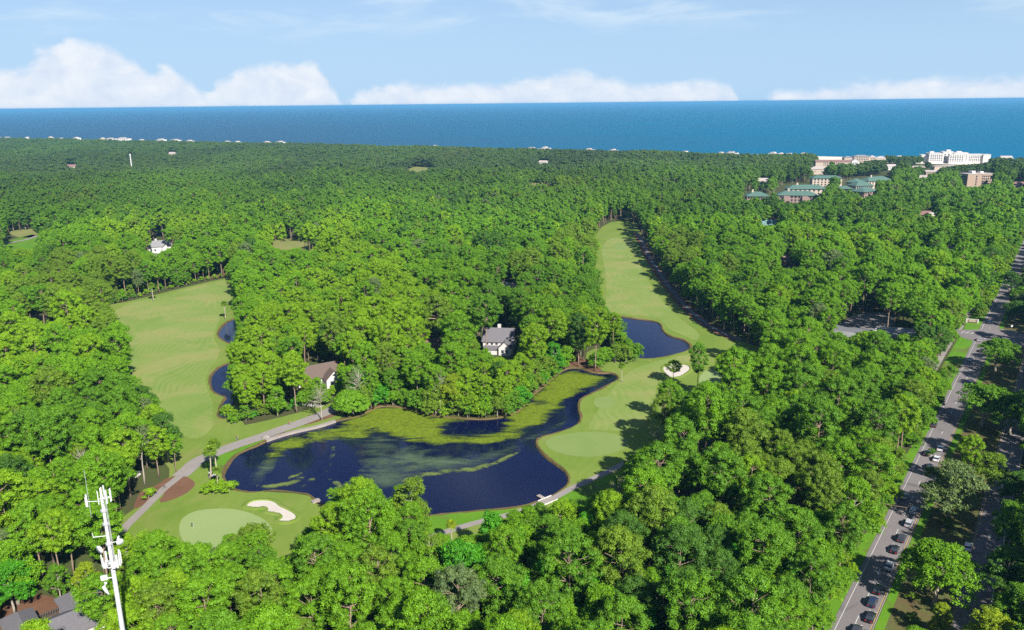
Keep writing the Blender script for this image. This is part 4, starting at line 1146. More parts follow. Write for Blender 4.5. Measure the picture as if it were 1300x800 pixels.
simple('metal_grey', (0.38, 0.39, 0.40), 0.5, 0.08, 1.0, spec=.5)
simple('wood_brown', (0.20, 0.13, 0.085), 0.85, 0.2, 2.0)

def footprint(root, x0, x1, y0, y1, pad=2):
    c_, s_ = math.cos(root.rotation_euler.z), math.sin(root.rotation_euler.z)
    BUILD_BLOCK.append([(root.location.x + x * c_ - y * s_, root.location.y + x * s_ + y * c_) for x, y in ((x0 - pad, y0 - pad), (x1 + pad, y0 - pad), (x1 + pad, y1 + pad), (x0 - pad, y1 + pad))])

def windows(root, face, a0, a1, n, zs, plane, w_=1.4, h_=1.5, shape='window', mat='dark_glass', deep=.12):
    """rows of window units let into one face; each a part, sharing a mesh"""
    key = (face, w_, h_, mat)
    if key not in windows.c:
        mb = MB(); d = deep
        if face in 'ns': mb.box(-w_ / 2, w_ / 2, -d, d, -h_ / 2, h_ / 2)
        else: mb.box(-d, d, -w_ / 2, w_ / 2, -h_ / 2, h_ / 2)
        o = mb.build(shape, MATS[mat], root); windows.c[key] = o.data; bpy.data.objects.remove(o)
    for z in zs:
        for i in range(n):
            a = a0 + (a1 - a0) * (i + .5) / n
            o = bpy.data.objects.new(shape, windows.c[key]); COL.objects.link(o); o.parent = root
            o.location = (a, plane, z) if face in 'ns' else (plane, a, z)
windows.c = {}

def house_at(px, py, z, rz, name, label, cat='house'):
    g = G(px, py, z); r = empty(name, (g.x, g.y, 0), rz); return tag(r, label, cat)

# the white gabled house with the grey roof in the middle woods
r = house_at(634, 430, 6, rad(-8), 'house', 'white two storey house with steep grey roof between tall pines in mid photo')
MB().gable_wall(-7.5, 7.5, -5, 5, 0, 6.2, 5.2).build('wall', MATS['white_wall'], r)
rf = MB().gable(-7.5, 7.5, -5, 5, 6.2, 5.2, .6).build('roof', MATS['grey_roof'], r)
MB().box(-1, .6, 1.2, 2.4, 8, 13).build('chimney', MATS['white_wall'], rf)
MB().gable_wall(1, 7, -9.5, -5.02, 0, 4.0, 3.0, 'y').build('wing', MATS['white_wall'], r)
MB().gable(1, 7, -9.5, -5.0, 4.0, 3.0, .4, 'y').build('wing_roof', MATS['grey_roof'], r)
MB().box(-6.5, .5, -8.0, -5.02, 0, 2.6).build('porch', MATS['white_wall'], r)
mb = MB(); mb.quad((-6.9, -8.6, 2.65), (.7, -8.6, 2.65), (.7, -5.02, 3.9), (-6.9, -5.02, 3.9)).quad((-6.9, -8.6, 2.62), (-6.9, -5.02, 3.87), (.7, -5.02, 3.87), (.7, -8.6, 2.62)).build('porch_roof', MATS['grey_roof'], r)
windows(r, 's', -6.5, .5, 3, (5.0,), -5.02, 1.1, 1.4); windows(r, 'w', -3, 3, 2, (3.4, 6.4), -7.52, 1.1, 1.4); windows(r, 's', 2, 6, 2, (2.2,), -9.52, 1.2, 1.6)
footprint(r, -8, 8, -10, 6)
# brown roofed house by the causeway
r = house_at(405, 470, 6, rad(32), 'house', 'white house with brown gabled roof and white chimney above the causeway')
MB().gable_wall(-9, 8, -5, 5, 0, 4.5, 4.2).build('wall', MATS['white_wall'], r)
rf = MB().gable(-9, 8, -5, 5, 4.5, 4.2, .7).build('roof', MATS['brown_roof'], r)
MB().box(-10.2, -9.1, -1.2, .8, 0, 9.4).build('chimney', MATS['white_wall'], r)
MB().gable_wall(0, 7, -9.5, -5.02, 0, 4.2, 3.4, 'y').build('wing', MATS['white_wall'], r)
MB().gable(0, 7, -9.5, -5.0, 4.2, 3.4, .6, 'y').build('wing_roof', MATS['brown_roof'], r)
windows(r, 's', 1, 6, 2, (2.2,), -9.52, 1.3, 1.8); windows(r, 's', -8, -1, 3, (2.3,), -5.02, 1.3, 1.5); windows(r, 'e', -4, 4, 2, (2.6,), 8.02, 1.3, 1.5)
footprint(r, -10, 8.5, -10, 5.5)
# the hipped grey house in the bottom left corner, built round a small court
r = house_at(66, 782, 5.6, rad(43), 'house', 'large grey hip roofed house with a small courtyard in the bottom left corner')
MB().box(-9, 9, -9, -.01, 0, 4.8).box(-9, -2.9, 0, 7.6, 0, 4.8).box(2.9, 9, 0, 7.6, 0, 4.8).build('wall', MATS['white_wall'], r)
MB().hip(-9, 9, -9, .35, 4.86, 2.6, .75).build('roof', MATS['grey_roof'], r)
for sg_ in (-1, 1):
    x0_, x1_ = sorted((sg_ * 2.75, sg_ * 9.0)); n0_ = MB(); z_ = 4.84; xm = (x0_ + x1_) / 2
    n0_.box(x0_ - .5, x1_ + .5, -2.0, 8.3, z_ - .18, z_)
    a_, b_ = x0_ - .5, x1_ + .5; n_ = len(n0_.v)
    n0_.v += [(a_, -3.4, z_ + .004), (b_, -3.4, z_ + .004), (b_, 8.3, z_ + .004), (a_, 8.3, z_ + .004), (xm, -3.4, z_ + 2.1), (xm, 5.2, z_ + 2.1)]
    n0_.f += [(n_ + 1, n_ + 2, n_ + 5, n_ + 4), (n_ + 3, n_, n_ + 4, n_ + 5), (n_ + 2, n_ + 3, n_ + 5)]
    n0_.build('roof', MATS['grey_roof'], r)
MB().box(-2.3, 2.3, .4, 7.6, .02, .1).build('courtyard', MATS['pine_straw'], r)
MB().box(-2.3, -1.0, 2, 5, .11, .16).box(.4, 2.2, 1, 6, .11, .16).build('paving', MATS['dark_asphalt'], r)
MB().box(9.8, 11.2, 1.2, 2.6, 0, 6.2).build('chimney', MATS['white_wall'], r)
mb = MB()
for i in range(22): mb.box(-5.8 + i * .53, -5.45 + i * .53, 9.3, 9.36, 0, 1.7)
mb.build('fence', MATS['dark_trim'], r)
windows(r, 'e', -8, 7, 6, (2.4,), 9.02, 1.3, 2.0); windows(r, 'w', -8, 7, 6, (2.4,), -9.02, 1.3, 2.0); windows(r, 's', -8, 8, 6, (2.4,), -9.02, 1.3, 2.0)
MB().box(13.5, 13.75, -10, 10, 0, 1.5).build('garden_wall', MATS['dark_trim'], r)
footprint(r, -13, 14, -13, 11)

# roofs glimpsed between the crowns
def cottage(px, py, z, rz, lx, ly, hw, hr, wall, roof, label, cat='house', hip=False, chim=False, nwin=2, extra=None):
    r = house_at(px, py, z, rz, 'house' if cat == 'house' else 'building', label, cat)
    if hip:
        MB().box(-lx, lx, -ly, ly, 0, hw).build('wall', MATS[wall], r); rf = MB().hip(-lx, lx, -ly, ly, hw + .01, hr, .8).build('roof', MATS[roof], r)
    else:
        MB().gable_wall(-lx, lx, -ly, ly, 0, hw, hr).build('wall', MATS[wall], r); rf = MB().gable(-lx, lx, -ly, ly, hw, hr, .7).build('roof', MATS[roof], r)
    if chim: MB().box(-lx * .4, -lx * .4 + 1.4, .3, 1.7, hw, hw + hr + 1.6).build('chimney', MATS[wall], rf)
    if nwin: windows(r, 's', -lx * .85, lx * .85, nwin, (hw * .55,), -ly - .02, 1.4, 1.5)
    if extra:
        ex, ey, el_, ew = extra
        MB().gable_wall(ex - el_, ex + el_, ey - ew, ey + ew, 0, hw * .9, hr * .8, 'y').build('wing', MATS[wall], r); MB().gable(ex - el_, ex + el_, ey - ew, ey + ew, hw * .9, hr * .8, .5, 'y').build('wing_roof', MATS[roof], r)
    footprint(r, -lx, lx, -ly, ly)
    return r
cottage(203, 310, 8, rad(20), 9, 5, 7, 4, 'white_wall', 'pale_grey_roof', 'white house with pale grey roof in the left middle woods', chim=True, extra=(6, -5, 4, 6))
cottage(193, 321, 7, rad(-30), 5, 4, 4, 3, 'white_wall', 'pale_grey_roof', 'smaller pale grey roof just below the larger one in the left woods')
cottage(50, 402, 7, rad(-12), 10, 5.5, 5, 2.8, 'cream_wall', 'brown_roof', 'tan roofed house among trees at the left, nearer the fairway', hip=True)
cottage(16, 421, 7, rad(10), 7, 5, 4.5, 3, 'cream_wall', 'brown_roof', 'tan roofed house at the far left edge below its neighbour', hip=True)
cottage(648, 361, 8, rad(-35), 6, 4, 6, 3, 'white_wall', 'light_roof', 'white house glimpsed between pines in the centre woods')
cottage(552, 432, 7, rad(20), 6, 5, 5, 3, 'pink_wall', 'rust_roof', 'reddish house hidden in the shade of the centre woods')
cottage(438, 398, 7, rad(-10), 7, 5, 5, 3, 'cream_wall', 'brown_roof', 'small brown roof glimpsed deep in the woods island')
cottage(976, 283, 9, rad(8), 9, 6, 7, 4.5, 'cream_wall', 'teal_roof', 'small teal roofed building alone in the trees right of centre', 'building')
cottage(998, 327, 8, rad(15), 5, 5, 6, 3, 'cream_wall', 'rust_roof', 'small tan house glimpsed among trees below the green roofs')
cottage(1001, 340, 6, rad(5), 6, 4, 4, 2, 'white_wall', 'pale_grey_roof', 'small white roof just under the tan house in the right woods')
cottage(970, 228, 10, rad(-20), 8, 6, 8, 4, 'pink_wall', 'light_roof', 'pinkish house left of the green roofed blocks')
cottage(1068, 421, 5, rad(-34), 6, 4, 4, 1.2, 'white_wall', 'pale_grey_roof', 'low white shed at the left corner of the car park', 'shed', hip=True)
cottage(1146, 419, 6, rad(-20), 11, 7, 5, 2, 'white_wall', 'pale_grey_roof', 'shaded pale roofed building right of the car park', 'building', hip=True)
cottage(1165, 210.5, 9, rad(3), 12, 5, 8, 1.2, 'cream_wall', 'light_roof', 'long low pale roof left of the row before the white hotel', 'building', hip=True)
cottage(1200, 210, 9, rad(3), 22, 6, 8, 1.2, 'cream_wall', 'light_roof', 'long low pale roofed row in front of the white hotel', 'building', hip=True)
cottage(1182, 217, 9, rad(-10), 9, 6, 8, 2, 'tan_wall', 'light_roof', 'tan house between the low rows and the tan block', 'building')
cottage(1293, 234, 10, rad(-5), 13, 8, 8, 5, 'white_wall', 'rust_roof', 'white house with a brown roof at the far right edge', nwin=4)
cottage(1265, 204, 10, rad(5), 10, 7, 9, 4, 'white_wall', 'light_roof', 'pale beach house just right of the white hotel')
cottage(1277, 200, 9, rad(-8), 10, 7, 8, 4, 'cream_wall', 'light_roof', 'cream beach house nearest the sand at the right edge')
cottage(1038, 212, 12, rad(-8), 13, 8, 9, 4, 'cream_wall', 'light_roof', 'low cream roofed building before the long rust roofed block', 'building', hip=True)

cottage(1172, 224, 8, rad(-30), 8, 5, 6.5, 3.2, 'cream_wall', 'light_roof', 'tan roof glimpsed left of the tan block')
cottage(1131, 210, 8, rad(7), 8, 5, 6.5, 3.2, 'white_wall', 'light_roof', 'pale low roof right of the rust roofed block')
cottage(1174, 270, 8, rad(-16), 8, 5, 6.5, 3.2, 'pink_wall', 'rust_roof', 'pinkish roof glimpsed in trees below the tan block')
cottage(1209, 316, 8, rad(21), 8, 5, 6.5, 3.2, 'white_wall', 'pale_grey_roof', 'pale long roof near the avenue in the upper right trees')
cottage(1172, 311, 8, rad(-2), 8, 5, 6.5, 3.2, 'pink_wall', 'rust_roof', 'dark rust roof in shade left of the pale long roof')
cottage(690, 205, 8, rad(-25), 8, 5, 6.5, 3.2, 'white_wall', 'light_roof', 'tiny white roof in the distant forest right of centre')
cottage(91, 210, 8, rad(12), 8, 5, 6.5, 3.2, 'cream_wall', 'rust_roof', 'tiny reddish roof in the distant forest at far left')
cottage(219, 194, 8, rad(-11), 8, 5, 6.5, 3.2, 'cream_wall', 'light_roof', 'tiny pale roof in the distant forest right of the slim mast')
cottage(1184, 272, 8, rad(26), 8, 5, 6.5, 3.2, 'cream_wall', 'light_roof', 'pale roof beside the pinkish one below the tan block')
cottage(855, 229, 8, rad(3), 8, 5, 6.5, 3.2, 'cream_wall', 'rust_roof', 'small tan roof in the trees above the right fairway')

def block(px, py, z, rz, L_, D, hw, hr, wall, roof, label, rows=3, cols=8, chim=0, towers=()):
    r = house_at(px, py, z, rz, 'apartment_building', label, 'building')
    MB().box(-L_, L_, -D, D, 0, hw).build('wall', MATS[wall], r)
    rf = MB().hip(-L_, L_, -D, D, hw + .01, hr, 1.3).build('roof', MATS[roof], r)
    for c_ in range(chim): MB().box(-L_ * .5 + c_ * L_ * .8, -L_ * .5 + c_ * L_ * .8 + 2, -1, 1, hw + 1, hw + hr + 2.2).build('chimney', MATS['cream_wall'], rf)
    for tx in towers:
        MB().box(tx - 3, tx + 3, -D - 2.5, -D - .02, 0, hw - .6).build('stair_tower', MATS[wall], r)
    windows(r, 's', -L_ * .95, L_ * .95, cols, [hw - 2.2 - 3.2 * k for k in range(rows)], -D - .03, 2.0, 1.9)
    windows(r, 'e', -D * .8, D * .8, 2, [hw - 2.2 - 3.2 * k for k in range(rows)], L_ + .03, 2.0, 1.9)
    footprint(r, -L_, L_, -D, D)
    return r
block(961, 246, 17, rad(-8), 12, 8, 15, 4.5, 'pink_wall', 'green_roof', 'leftmost green roofed apartment block', chim=1)
block(1012, 245, 18, rad(-14), 21, 8, 16, 4.5, 'pink_wall', 'green_roof', 'long nearest green roofed block with pink walls', chim=1, rows=4, cols=10, towers=(-12, 8))
block(1023, 236, 18, rad(-5), 23, 8, 15, 4.5, 'cream_wall', 'green_roof', 'green roofed block just behind the long nearest one', chim=1)
block(1097, 240, 19, rad(35), 13, 9, 17, 4.5, 'pink_wall', 'green_roof', 'green roofed block with a bright corner below the far curved one', rows=4, cols=5)
block(1093, 233, 19, rad(12), 12, 8, 17, 5, 'cream_wall', 'green_roof', 'small green roofed block between two others on the right')
block(1112, 226, 19, rad(20), 20, 8, 16, 5, 'cream_wall', 'green_roof', 'large far right green roofed block', chim=1)
block(1086, 228, 19, rad(40), 9, 7, 16, 4.5, 'cream_wall', 'green_roof', 'green roofed block partly behind the small one')
block(1049, 224, 17, rad(-6), 20, 7, 15, 3.5, 'cream_wall', 'green_roof', 'low green roof almost buried in trees behind the others')
block(1072, 237, 17, rad(-6), 8, 6, 15, 3, 'cream_wall', 'green_roof', 'small low green roof left of the bright cornered block')

# hotels on the shore
def flat_block(px, py, z, rz, parts_, wall, roofm, label, wins, cat='hotel'):
    r = house_at(px, py, z, rz, 'hotel', label, cat)
    for k, (x0, x1, y0, y1, h) in enumerate(parts_):
        MB().box(x0, x1, y0, y1, 0, h).build('wall', MATS[wall], r)
        mb = MB().box(x0 - .4, x1 + .4, y0 - .4, y1 + .4, h + .01, h + .9); mb.build('roof', MATS[roofm], r)
    for wn in wins: windows(r, *wn[:6], *wn[6:])
    xs = [p[0] for p in parts_] + [p[1] for p in parts_]; ys = [p[2] for p in parts_] + [p[3] for p in parts_]
    footprint(r, min(xs), max(xs), min(ys), max(ys))
    return r
h_ = flat_block(1212, 198, 14, rad(-12), [(-62, -38, 4, 22, 17), (-50, -22, -6, 20, 21), (-22 + .1, -2, 2, 24, 24), (-2 + .1, 24, -4, 18, 22), (-14, 14, -14, -4.1, 20), (24.1, 52, -2, 14, 19), (52.1, 66, -6, 12, 18.5)], 'white_wall', 'white_wall',
           'large white beachfront hotel of stepped wings on the right shore',
           [('s', -13, 13, 6, (16.5, 13, 9.5, 6), -14.05, 2.2, 2.0), ('s', 26, 50, 7, (15.8, 12.4, 9, 5.6), -2.05, 2.0, 1.8), ('s', -48, -24, 6, (17.5, 14, 10.5, 7), -6.05, 2.2, 1.9), ('s', 15, 23, 2, (18, 14.5, 11, 7.5), -4.05, 2.0, 1.8), ('s', -20, -15, 1, (19, 15.6, 12, 9), 1.95, 2.6, 2.0), ('w', 6, 20, 4, (13.5, 10, 7), -62.05, 2.2, 1.9)])
h_.scale = (.93, .93, .88)
MB().box(-46, -38, 6, 14, 21.95, 25).box(-14, -6, 8, 16, 25, 28.5).box(4, 14, 4, 10, 23, 25.6).build('roof_plant', MATS['white_wall'], h_)
h2 = flat_block(1238, 226, 14, rad(18), [(-22, 6, -8, 8, 20), (6.1, 26, -4, 10, 19)], 'tan_wall', 'light_roof', 'tan five storey block with blank end walls below the white hotel',
           [('s', -8, -5, 1, (17, 13.5, 10, 6.5), -8.05, 2.4, 2.2), ('s', 3, 5.5, 1, (17, 13.5, 10, 6.5), -8.05, 2.0, 2.0), ('s', 10, 25, 4, (16, 12.5, 9), -4.05, 2.2, 2.0), ('w', -6, 6, 3, (17, 13.5, 10), -22.05, 2.0, 2.0)])
MB().box(-10, -4, -3, 3, 20.95, 24).box(8, 14, 0, 5, 19.95, 22.5).build('roof_plant', MATS['white_wall'], h2)
h3 = house_at(1062, 204, 15, rad(-8), 'apartment_building', 'long rust roofed block with a white gabled end near the shore', 'building')
h3.scale = (.8, .8, .88)
MB().box(-46, 30, -8, 8, 0, 15).build('wall', MATS['cream_wall'], h3); MB().gable(-46, 30, -8, 8, 15, 3.6, .8).build('roof', MATS['rust_roof'], h3)
MB().gable_wall(30.1, 46, -10, 10, 0, 16, 5, 'y').build('end_wing', MATS['white_wall'], h3); MB().gable(30.1, 46, -10, 10, 16.02, 5, .5, 'y').build('end_roof', MATS['light_roof'], h3)
windows(h3, 's', -30, 8, 10, (12.3, 8.8), -8.05, 2.2, 2.0); windows(h3, 's', 33, 43, 3, (12.5, 9), -10.05, 2.0, 2.0); footprint(h3, -46, 46, -10, 10)
h4 = house_at(1092, 199, 15, rad(-4), 'apartment_building', 'cream beachfront block with grey roofs behind the rust roofed one', 'building')
h4.scale = (.85, .85, .9)
MB().box(-36, -16, -6, 10, 0, 15).box(-16 + .05, 18, -10, 8, 0, 17.5).box(18.05, 34, -7, 9, 0, 15.5).box(34.05, 56, -3, 9, 0, 13).build('wall', MATS['cream_wall'], h4)
MB().hip(-36, -16, -6, 10, 15.02, 3, .8).build('roof', MATS['pale_grey_roof'], h4); MB().hip(-15.9, 18, -10, 8, 17.52, 3, .8).build('roof', MATS['pale_grey_roof'], h4); MB().hip(19, 33, -7, 9, 15.52, 4, .6).build('roof', MATS['light_roof'], h4); MB().hip(35.5, 56, -3, 9, 13.02, 4, .6).build('roof', MATS['light_roof'], h4)
windows(h4, 's', -14, 16, 8, (14.8, 11.4, 8), -10.05, 2.2, 2.0); windows(h4, 's', 20, 32, 3, (12.8, 9.4), -7.05, 2.2, 2.0); footprint(h4, -36, 56, -10, 10)

# pale beach houses along the shore, seen over the last trees
SHP = np.array(SHORE, float)
def shore_pt(px, inset):
    """where the heading of a photo column meets the shore, moved inland"""
    d = Fv * FPX + Rv * (px - 650) + Uv * 230; a, b = d.x, d.y
    for (x0, y0), (x1, y1) in zip(SHP[:-1], SHP[1:]):
        den = a * (y1 - y0) - b * (x1 - x0)
        if abs(den) < 1e-6: continue
        t_ = (x0 * (y1 - y0) - y0 * (x1 - x0)) / den; u = ((a * t_ - x0) * (x1 - x0) + (b * t_ - y0) * (y1 - y0)) / ((x1 - x0) ** 2 + (y1 - y0) ** 2)
        if 0 <= u <= 1 and t_ > 0: return a * t_ - inset * .45, b * t_ - inset * .85, math.atan2(y1 - y0, x1 - x0)
bh = [(2, 22, 18), (14, 26, 17), (27, 15, 17), (52, 12, 16), (82, 14, 17), (95, 12, 16), (115, 26, 19), (148, 12, 17), (158, 22, 18), (174, 34, 19), (197, 14, 16), (240, 34, 17), (222, 22, 17), (258, 20, 16), (305, 14, 16), (318, 10, 15), (355, 14, 16), (372, 16, 17), (384, 12, 16), (567, 13, 16), (688, 18, 17), (705, 16, 17), (760, 13, 16), (790, 14, 16), 
      (880, 13, 16), (925, 12, 16), (938, 15, 17), (990, 12, 16), (1000, 14, 16), (1010, 11, 16), (1028, 12, 16), (1148, 12, 16), (1262, 11, 13), (1290, 13, 12), (1310, 13, 12)]
rb_ = random.Random(5)
ORDW = 'first second third fourth fifth sixth seventh eighth ninth tenth eleventh twelfth thirteenth fourteenth fifteenth sixteenth seventeenth eighteenth nineteenth twentieth'.split()
BW = [ORDW[i] + ' from the left edge' if i < 20 else ORDW[len(bh) - 1 - i] + ' from the right end' for i in range(len(bh))]
for i, (px, lx, hh) in enumerate(bh):
    x, y, a = shore_pt(px, 60); hh = hh - (2.5 if px > 380 else 0) - rb_.uniform(1.0, 3.5); lx = lx * rb_.uniform(.6, .95)
    tone = ['white', 'cream', 'pale grey'][i % 3]; wall = ['white_wall', 'cream_wall', 'white_wall'][i % 3]; roofm = ['light_roof', 'white_wall', 'pale_grey_roof'][i % 3]
    r = empty('beach_house', (x, y, 0), a + rb_.uniform(-.15, .15))
    tag(r, f'{tone} beach house on the shore horizon, {BW[i]}', 'house', 'beach houses along the distant shore')
    MB().box(-lx, lx, -7, 7, 0, hh - 3).box(-lx * .5, lx * .3, -6, 6, hh - 3 + .01, hh - .4).build('wall', MATS[wall], r)
    MB().hip(-lx, lx, -7, 7, hh - 2.98, .5, .4).hip(-lx * .5, lx * .3, -6, 6, hh - .38, rb_.uniform(.3, 1.4), .3).build('roof', MATS[roofm], r)
    windows(r, 's', -lx * .85, lx * .85, max(2, int(lx / 5)), (hh - 5,), -7.05, 2.6, 1.8)
    footprint(r, -lx, lx, -7, 7, 4)
# slim white mast far off in the left forest
g = G(165, 196, 42); r = empty('radio_mast', (g.x, g.y, 0)); tag(r, 'slim white mast rising out of the distant forest at left', 'mast')
MB().tube([(0, 0, 0), (0, 0, 42)], [1.1, .75], 10).build('pole', MATS['metal_white'], r)
MB().tube([(0, 0, 40), (0, 0, 42.6)], [1.3, 1.3], 10).build('antenna_shroud', MATS['metal_white'], r)

# ------------------------------------------------------------------ scattering the forest
R2 = np.random.RandomState(23)
HALF = math.tan(math.atan(650 / FPX)) * 1.12
shp = np.array(shore_poly)
def frustum_pts(n, y0, y1):
    y = np.sqrt(R2.uniform(0, 1, n) * (y1 * y1 - y0 * y0) + y0 * y0); x = R2.uniform(-1, 1, n) * (y * HALF + 45)
    return np.stack([x, y], 1)

def pine_share(px, py, P):
    s = np.full(len(px), .58)
    s[(py > 590) & (px > 540) & (px < 1110)] = .14
    s[(py > 430) & (py < 600) & (px > 880)] = .45
    s[(py > 400) & (py < 600) & (px > 280) & (px < 760)] = .30
    s[(px < 260) & (py > 420)] = .74
    s[(py > 690) & (px < 130)] = .35
    s[(px > 1150) & (py > 240)] = .35
    return s + .18 * fbm(P[:, 0], P[:, 1], 90., 17)

def scatter(n, y0, y1, scale_rng, kinds, f, low=False):
    P = frustum_pts(n, y0, y1)
    P = P[inside_many(shp, P)]; P = P[~blocked(P)]
    sx, sy, sd_ = proj(np.stack([P[:, 0], P[:, 1], np.full(len(P), 8.0)], 1))
    share = pine_share(sx, sy, P)
    isp = R2.uniform(0, 1, len(P)) < share
    sc = R2.uniform(*scale_rng, len(P)) * (1 + .13 * fbm(P[:, 0], P[:, 1], 38., 71))
    got = 0
    for pine in (True, False):
        m_ = isp == pine; Q = P[m_]; s_ = sc[m_]; kd = kinds[0 if pine else 1]
        pr = PROTO[kd]; H = np.array([p[2] for p in pr]); RR = np.array([p[3] for p in pr]); HB = np.array([p[4] for p in pr]); ii = R2.randint(0, len(pr), len(Q))
        bad = covers_open(Q, H[ii] * s_, RR[ii] * s_ * .93, HB[ii] * s_, y0 < 1000)
        for (x, y), s, i, b in zip(Q, s_, ii, bad):
            if b: continue
            if not near_ok(x, y, RR[i] * s, f): continue
            tone = choose_tone(R2, 'pine' if pine else 'broadleaf', x, y, y)
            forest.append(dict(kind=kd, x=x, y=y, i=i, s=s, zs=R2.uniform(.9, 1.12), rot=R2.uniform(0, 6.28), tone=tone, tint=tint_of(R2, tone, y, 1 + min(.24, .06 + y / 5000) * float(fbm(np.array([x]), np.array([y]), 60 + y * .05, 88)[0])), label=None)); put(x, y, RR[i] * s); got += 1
    return got
print('near', scatter(60000, 70, 620, (.80, 1.28), ('pine', 'broadleaf'), .52),
      scatter(50000, 70, 620, (.5, .8), ('pine', 'broadleaf'), .50), scatter(50000, 70, 620, (.5, .95), ('bushy', 'bushy'), .50))
print('mid', scatter(70000, 620, 1250, (.80, 1.22), ('pine_mid', 'broadleaf_mid'), .50), scatter(30000, 620, 1250, (.4, .75), ('pine_mid', 'broadleaf_mid'), .48))
def skirt(pxs, step, kinds, srange, back=2.2, tones=None, rows=1):
    """bushy trees standing along a wood's edge given in the photograph"""
    line = GP(pxs); seg = [math.dist(a, b) for a, b in zip(line[:-1], line[1:])]; tot = sum(seg); s_ = 0.0; n_ = 0
    while s_ < tot:
        q = s_; k = 0
        while k < len(seg) - 1 and q > seg[k]: q -= seg[k]; k += 1
        a, b = line[k], line[k + 1]; u = q / seg[k]; dx, dy = (b[0] - a[0]) / seg[k], (b[1] - a[1]) / seg[k]
        for row in range(rows):
            off = back + row * 4.5 + R2.uniform(-.8, .8)
            kd = kinds[R2.randint(len(kinds))]; sc = R2.uniform(*srange) * (1 + .25 * row)
            tn = (tones or ['bright green', 'lime green', 'mid green', 'emerald green', 'olive green'])[R2.randint(len(tones or [0] * 5))]
            plant(kd, a[0] + dx * q - dy * off, a[1] + dy * q + dx * off, sc, tn, R2.uniform(.8, 1.1), rng=R2); n_ += 1
        s_ += step * R2.uniform(.75, 1.2)
    return n_
skirt([(462, 524), (485, 515), (515, 518), (547, 528), (581, 531), (612, 533), (640, 530), (660, 522), (671, 505), (687, 494), (702, 479), (720, 468)], 4.2, ['bushy', 'bushy', 'bushy', 'shrub'], (.8, 1.2), 1.0, rows=2)
skirt([(276, 531), (300, 541), (320, 536), (345, 530), (370, 524), (398, 516), (412, 508)], 4.5, ['bushy', 'shrub'], (.6, .95), 2.5)
skirt([(148, 387), (175, 379), (219, 368), (259, 358), (294, 351)], 5.5, ['shrub'], (.6, .95), 3.0)
skirt([(768, 402), (776, 428), (788, 444), (806, 456), (818, 459)], 5.0, ['bushy'], (.8, 1.1), -2.0, ['olive green', 'mid green', 'bright green'])
skirt([(760, 470), (775, 463), (795, 462), (815, 460)], 4.5, ['bushy'], (.8, 1.0), 2.0, ['olive green', 'bright green'])
for s0, s1 in ((-300, side_s - 80), (side_s + 40, 700)):
    pts_ = [along(-1.7, s) for s in np.arange(s0, s1, 4.6) if abs(s - s_of(1110, 695)[0]) > 9 and abs(s - s_of(1168, 592)[0]) > 9]
    for x, y in pts_:
        plant('bushy', x + R2.uniform(-2.6, .5), y + R2.uniform(-2, 2), R2.uniform(.55, .9), ['bright green', 'mid green', 'lime green', 'olive green'][R2.randint(4)], R2.uniform(.7, 1.0), rng=R2)
for s in np.arange(-280, 900, 9.0):                              # undergrowth on the shaded median
    if side_s - 30 < s < side_s + 30: continue
    x, y = along(R2.uniform(13, 18), s)
    if R2.rand() < .45: plant('shrub', x, y, R2.uniform(.4, .8), ['dark green', 'mid green', 'olive green'][R2.randint(3)], .8, rng=R2)
for s in list(np.arange(side_s + 45, 1100, 17.0)):
    x, y = along(R2.uniform(14, 19), s); plant('oak', x, y, R2.uniform(.7, .95), ['dark green', 'mid green', 'grey green'][R2.randint(3)], 1.0, rng=R2)
for _ in range(34):
    px, py = R2.uniform(0, 900), R2.uniform(330, 700)
    g = G(px, py, 17); q = np.array([[g.x, g.y]])
    if blocked(q)[0] or covers_open(q, np.array([19.]), np.array([5.]), np.array([6.]))[0]: continue
    plant('bare', g.x, g.y, R2.uniform(1.0, 1.3), ['grey green', 'olive green', 'grey green', 'yellow green'][R2.randint(4)], R2.uniform(1.0, 1.25), rng=R2)
for _ in range(46):                                              # columns of creeper in the lush woods at lower right
    px, py = R2.uniform(560, 1060), R2.uniform(650, 800)
    g = G(px, py, 12); 
    if blocked(np.array([[g.x, g.y]]))[0] or covers_open(np.array([[g.x, g.y]]), np.array([17.]), np.array([3.4]), np.array([1.]))[0]: continue
    plant('vine', g.x, g.y, R2.uniform(.9, 1.2), ['emerald green', 'bright green', 'lime green'][R2.randint(3)], R2.uniform(.85, 1.1), rng=R2)
# far canopy on a jittered grid
xs = []
y = 1250.0
while y < 3300:
    stp = 9.0 + (y - 1250) / 700
    xr = np.arange(-(y * HALF + 40), y * HALF + 40, stp)
    xs.append(np.stack([xr + R2.uniform(-.42, .42, len(xr)) * stp, y + R2.uniform(-.42, .42, len(xr)) * stp], 1)); y += stp
P = np.vstack(xs); P = P[inside_many(shp, P)]; P = P[~blocked(P)]
prf = PROTO['far']; ii = R2.randint(0, len(prf), len(P)); ssc = .72 + .42 * R2.beta(1.6, 2.2, len(P)) + .22 * fbm(P[:, 0], P[:, 1], 70., 31)
edge_d = (P[:, 1] - np.interp(P[:, 0], [q[0] for q in SHORE], [q[1] for q in SHORE])); ssc *= np.clip(.6 + (-edge_d - 100) / 500, .6, 1)
Hs = np.array([p[2] for p in prf])[ii] * ssc; Rs = np.array([p[3] for p in prf])[ii] * ssc
ok_ = ~covers_open(P, Hs, Rs * .9, Hs * .3, False)
P, ii, ssc = P[ok_], ii[ok_], ssc[ok_]
